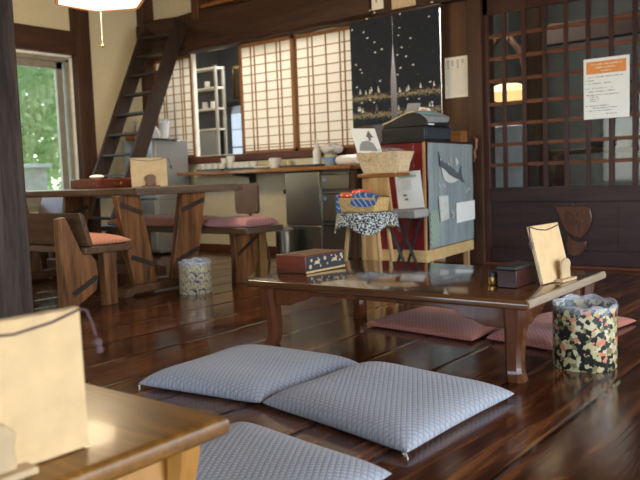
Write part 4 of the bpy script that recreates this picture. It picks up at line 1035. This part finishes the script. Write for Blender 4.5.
obj('body', MB().loft([rr(BX, CY, .13, .08, .5395), rr(BX, CY, .145, .09, .63), rr(BX, CY, .135, .08, .63), rr(BX, CY, .12, .07, .55)]), 'wicker', t, .003)
mb = MB(); nn_ = 12; vs = []
for j in range(9):
    for i in range(nn_+1):
        u = i/nn_; v = j/8; x = BX-.04+.20*u+.02*v; y = CY-.102+.16*v
        z = .645+.012*math.sin(u*5)+.01*math.sin(v*4)
        if j == 0: z -= .062+.022*math.sin(u*4.1)
        elif j == 1: z -= .01
        vs.append((x, y-.0, z))
mb.add(vs, [(j*(nn_+1)+i, j*(nn_+1)+i+1, (j+1)*(nn_+1)+i+1, (j+1)*(nn_+1)+i) for j in range(8) for i in range(nn_)])
tag(obj('blue_cloth', mb, 'bluestripe'), 'blue striped cloth folded over the wicker basket', 'cloth')
tag(obj('dark_blue_cloth', MB().loft([[(BX-.155, CY-.10, .542), (BX-.125, CY-.10, .542), (BX-.13, CY+.06, .542), (BX-.16, CY+.06, .542)], [(BX-.15, CY-.10, .64), (BX-.148, CY-.098, .65), (BX-.15, CY+.05, .66), (BX-.155, CY+.05, .65)]]), 'bluestripe'), 'dark blue cloth hanging at the left of the wicker basket', 'cloth')
for i, (x, y, r_, lab) in enumerate(((-2.87, 3.98, .2, 'orange red packet leaning at the left of the wicker basket'), (-2.80, 4.02, -.3, 'orange red packet lying at the back of the wicker basket'))):
    mb = MB(); mb.loft([[(-.055, -.035, 0), (.055, -.035, -.004), (.055, .035, 0), (-.055, .035, .004)], [(-.065, -.042, .014), (.062, -.04, .016), (.062, .04, .016), (-.065, .04, .022)], [(-.05, -.03, .03), (.05, -.03, .026), (.05, .03, .028), (-.05, .03, .034)]])
    t = thing('snack_packet', lab, 'packet', (x, y, .632+.018*i), r_); obj('wrapper', mb, 'redpack', t, .003, local=True)
    [obj('printed_spot', B(*q), 'paper', t, local=True) for q in ((-.04, -.03, -.045, -.041, .012, .02), (.0, .012, -.045, -.041, .008, .016), (.025, .034, -.045, -.041, .014, .022))]

t = thing('folding_stool', 'grey folding stool with crossed metal legs in front of the red cabinet', 'stool', (-2.77, 4.55, 0))
obj('seat', B(-2.92, -2.655, 4.452, 4.645, .462, .524), 'greymetal', t, .012, seg=3)
for y in (4.47, 4.62):
    obj('leg', MB().tube([(-2.90, y, .455), (-2.70, y, 0)], .011, 8), 'black', t); obj('leg', MB().tube([(-2.72, y+.02, .455), (-2.88, y+.02, 0)], .011, 8), 'black', t)
obj('crossbar', MB().tube([(-2.72, 4.47, .04), (-2.72, 4.62, .04)], .008, 8), 'black', t)
t = thing('payment_sign', 'tilted white card sign standing on the grey folding stool', 'sign', (-2.72, 4.48, .52))
def sg(a, b): # a across 0..1, b up 0..1
    o = Vector((-2.80, 4.475, .526)); ux = Vector((.208, .0, .012)); uz = Vector((-.055, .045, .255)); return o+ux*a+uz*b
nrm = Vector((0, -1, .18)).normalized()
def card(pts, off, th):
    mb = MB(); k = len(pts); vs = [sg(*p)+nrm*off for p in pts]+[sg(*p)+nrm*(off+th) for p in pts]
    return mb.add(vs, [tuple(range(k)), tuple(range(k, 2*k))[::-1]]+[(i, k+i, k+(i+1) % k, (i+1) % k) for i in range(k)])
obj('card', card([(0, 0), (1, 0), (1, 1), (0, 1)], 0, .004), 'paper', t)
mb = MB()
for k in range(8):
    q = card([(.14+.09*k, .84), (.14+.09*k+.06, .84), (.14+.09*k+.06, .88+.02*(k % 3)), (.14+.09*k, .90)], .0045, .001); mb.add(q.v, q.f)
obj('heading_text', mb, 'teal', t)
mb = MB()
for a, b, c_, d_ in ((.26, .38, .30, .35), (.31, .38, .36, .35), (.30, .27, .40, .25)):
    q = card([(a, b-.05), (c_+.03, b-.05), (c_+.03, b), (a, b)], .0045, .001); mb.add(q.v, q.f)
obj('small_text', mb, 'ink', t)
obj('grey_outline', card([(.24, .50), (.60, .50), (.60, .76), (.24, .76)], .0042, .0005), 'cloth_w', t)

# ================================================================== garden
struct('trim_22', B(-22, -7.1, -8, 18, -.25, -.15), 'ground')
def foliage(n, c, rad, seed, leaf=.07):
    rnd = random.Random(seed); mb = MB()
    for _ in range(n):
        while True:
            p = Vector((rnd.uniform(-1, 1), rnd.uniform(-1, 1), rnd.uniform(-1, 1)))
            if .35 < p.length < 1: break
        p = Vector((c[0]+p.x*rad[0], c[1]+p.y*rad[1], c[2]+p.z*rad[2]))
        a = Vector((rnd.gauss(0, 1), rnd.gauss(0, 1), rnd.gauss(0, 1))).normalized(); b = a.orthogonal().normalized(); s = leaf*rnd.uniform(.6, 1.3)
        mb.add([p-a*s, p+b*s*.45, p+a*s, p-b*s*.45], [(0, 1, 2, 3)])
    return mb
for i, (c, rad, nleaf, lab) in enumerate((((-10.6, 6.1, 2.3), (1.1, 1.2, 1.6), 5200, 'leafy green tree outside the window, nearer one'),
                                   ((-12.6, 8.4, 2.4), (1.4, 2.0, 2.3), 5200, 'leafy green tree farther off outside the window'))):
    t = thing('garden_tree', lab, 'tree', (c[0], c[1], -.15))
    obj('trunk', MB().tube([(c[0], c[1], -.15), (c[0]+.05, c[1], 1.0), (c[0], c[1]+.1, c[2])], [.09, .07, .04]), 'bark', t)
    f = obj('foliage', foliage(nleaf, c, rad, i+3, .085), 'leaf', t, smooth=False); f['kind'] = 'stuff'
t = thing('garden_shed', 'pale shed glimpsed low through the garden window', 'shed', (-9.3, 5.3, -.15))
obj('wall', B(-9.6, -9.0, 4.9, 5.62, -.15, 1.02), 'whitetrim', t); obj('roof', B(-9.65, -8.95, 4.85, 5.67, 1.02, 1.07), 'paper', t)

# ================================================================== light
W = bpy.data.worlds.new('sky'); S.world = W; W.use_nodes = True
bg = W.node_tree.nodes['Background']; sky = W.node_tree.nodes.new('ShaderNodeTexSky'); sky.sky_type = 'NISHITA'
sky.sun_elevation = R(50); sky.sun_rotation = R(20); sky.sun_disc = False
W.node_tree.links.new(sky.outputs[0], bg.inputs[0]); bg.inputs[1].default_value = .9
def area(name, loc, rot, sx, sy, p, col):
    l = bpy.data.lights.new(name, 'AREA'); l.shape = 'RECTANGLE'; l.size = sx; l.size_y = sy; l.energy = p; l.color = col
    o = bpy.data.objects.new(name, l); COL.objects.link(o); o.location = loc; o.rotation_euler = rot; return o
# daylight entering by the right-hand openings, the rear window and the garden window
area('daylight_right', (2.85, 3.3, 1.15), (0, R(90), 0), 2.0, 3.0, 138, (.93, .965, 1.0))
area('daylight_right', (2.85, 0, 1.15), (0, R(90), 0), 2.0, 3.0, 75, (.93, .965, 1.0))
area('daylight_rear', (-1.9, -2.7, 1.3), (R(90), 0, 0), 4.8, 1.5, 48, (1, .97, .93))
area('daylight_window', (-7.15, 3.9, 1.3), (0, R(-90), 0), 1.4, 1.5, 10, (.90, 1.0, .88))
area('kitchen_light', (-5.3, 6.9, 2.9), (0, 0, 0), 2.2, 1.0, 130, (1, .95, .88))
area('passage_light', (-3.5, 6.3, 2.9), (0, 0, 0), .4, .3, 90, (1, 1, 1))
area('beyond_light', (-1.6, 6.5, 2.95), (0, 0, 0), 2.0, .5, 14, (.9, .95, 1))
l = bpy.data.lights.new('lamp_bulb', 'POINT'); l.energy = 98; l.color = (1, .78, .48); l.shadow_soft_size = .32
o = bpy.data.objects.new('lamp_bulb', l); COL.objects.link(o); o.location = (-4.73, 3.44, 1.99)

# ================================================================== camera
cam = bpy.data.cameras.new('camera'); co = bpy.data.objects.new('camera', cam); COL.objects.link(co); S.camera = co
yaw, pit, rol, fpx = 0.66602137, 0.08594731, -0.03560547, 744.82
F = Vector((-math.sin(yaw)*math.cos(pit), math.cos(yaw)*math.cos(pit), -math.sin(pit)))
Rt = Vector((math.cos(yaw), math.sin(yaw), 0)); U = Rt.cross(F)
r_ = Rt*math.cos(rol)+U*math.sin(rol); u_ = -Rt*math.sin(rol)+U*math.cos(rol)
mat = Matrix(((r_.x, u_.x, -F.x, 0), (r_.y, u_.y, -F.y, 0), (r_.z, u_.z, -F.z, .78), (0, 0, 0, 1)))
co.matrix_world = mat
cam.sensor_width = 36; cam.lens = fpx*36/640; cam.clip_start = .02; cam.clip_end = 200
cam.dof.use_dof = True; cam.dof.focus_distance = 3.0; cam.dof.aperture_fstop = 4.0
S.view_settings.view_transform = 'Standard'; S.view_settings.look = 'None'; S.view_settings.gamma = 1; S.view_settings.exposure = -0.04
S.view_settings.use_curve_mapping = False
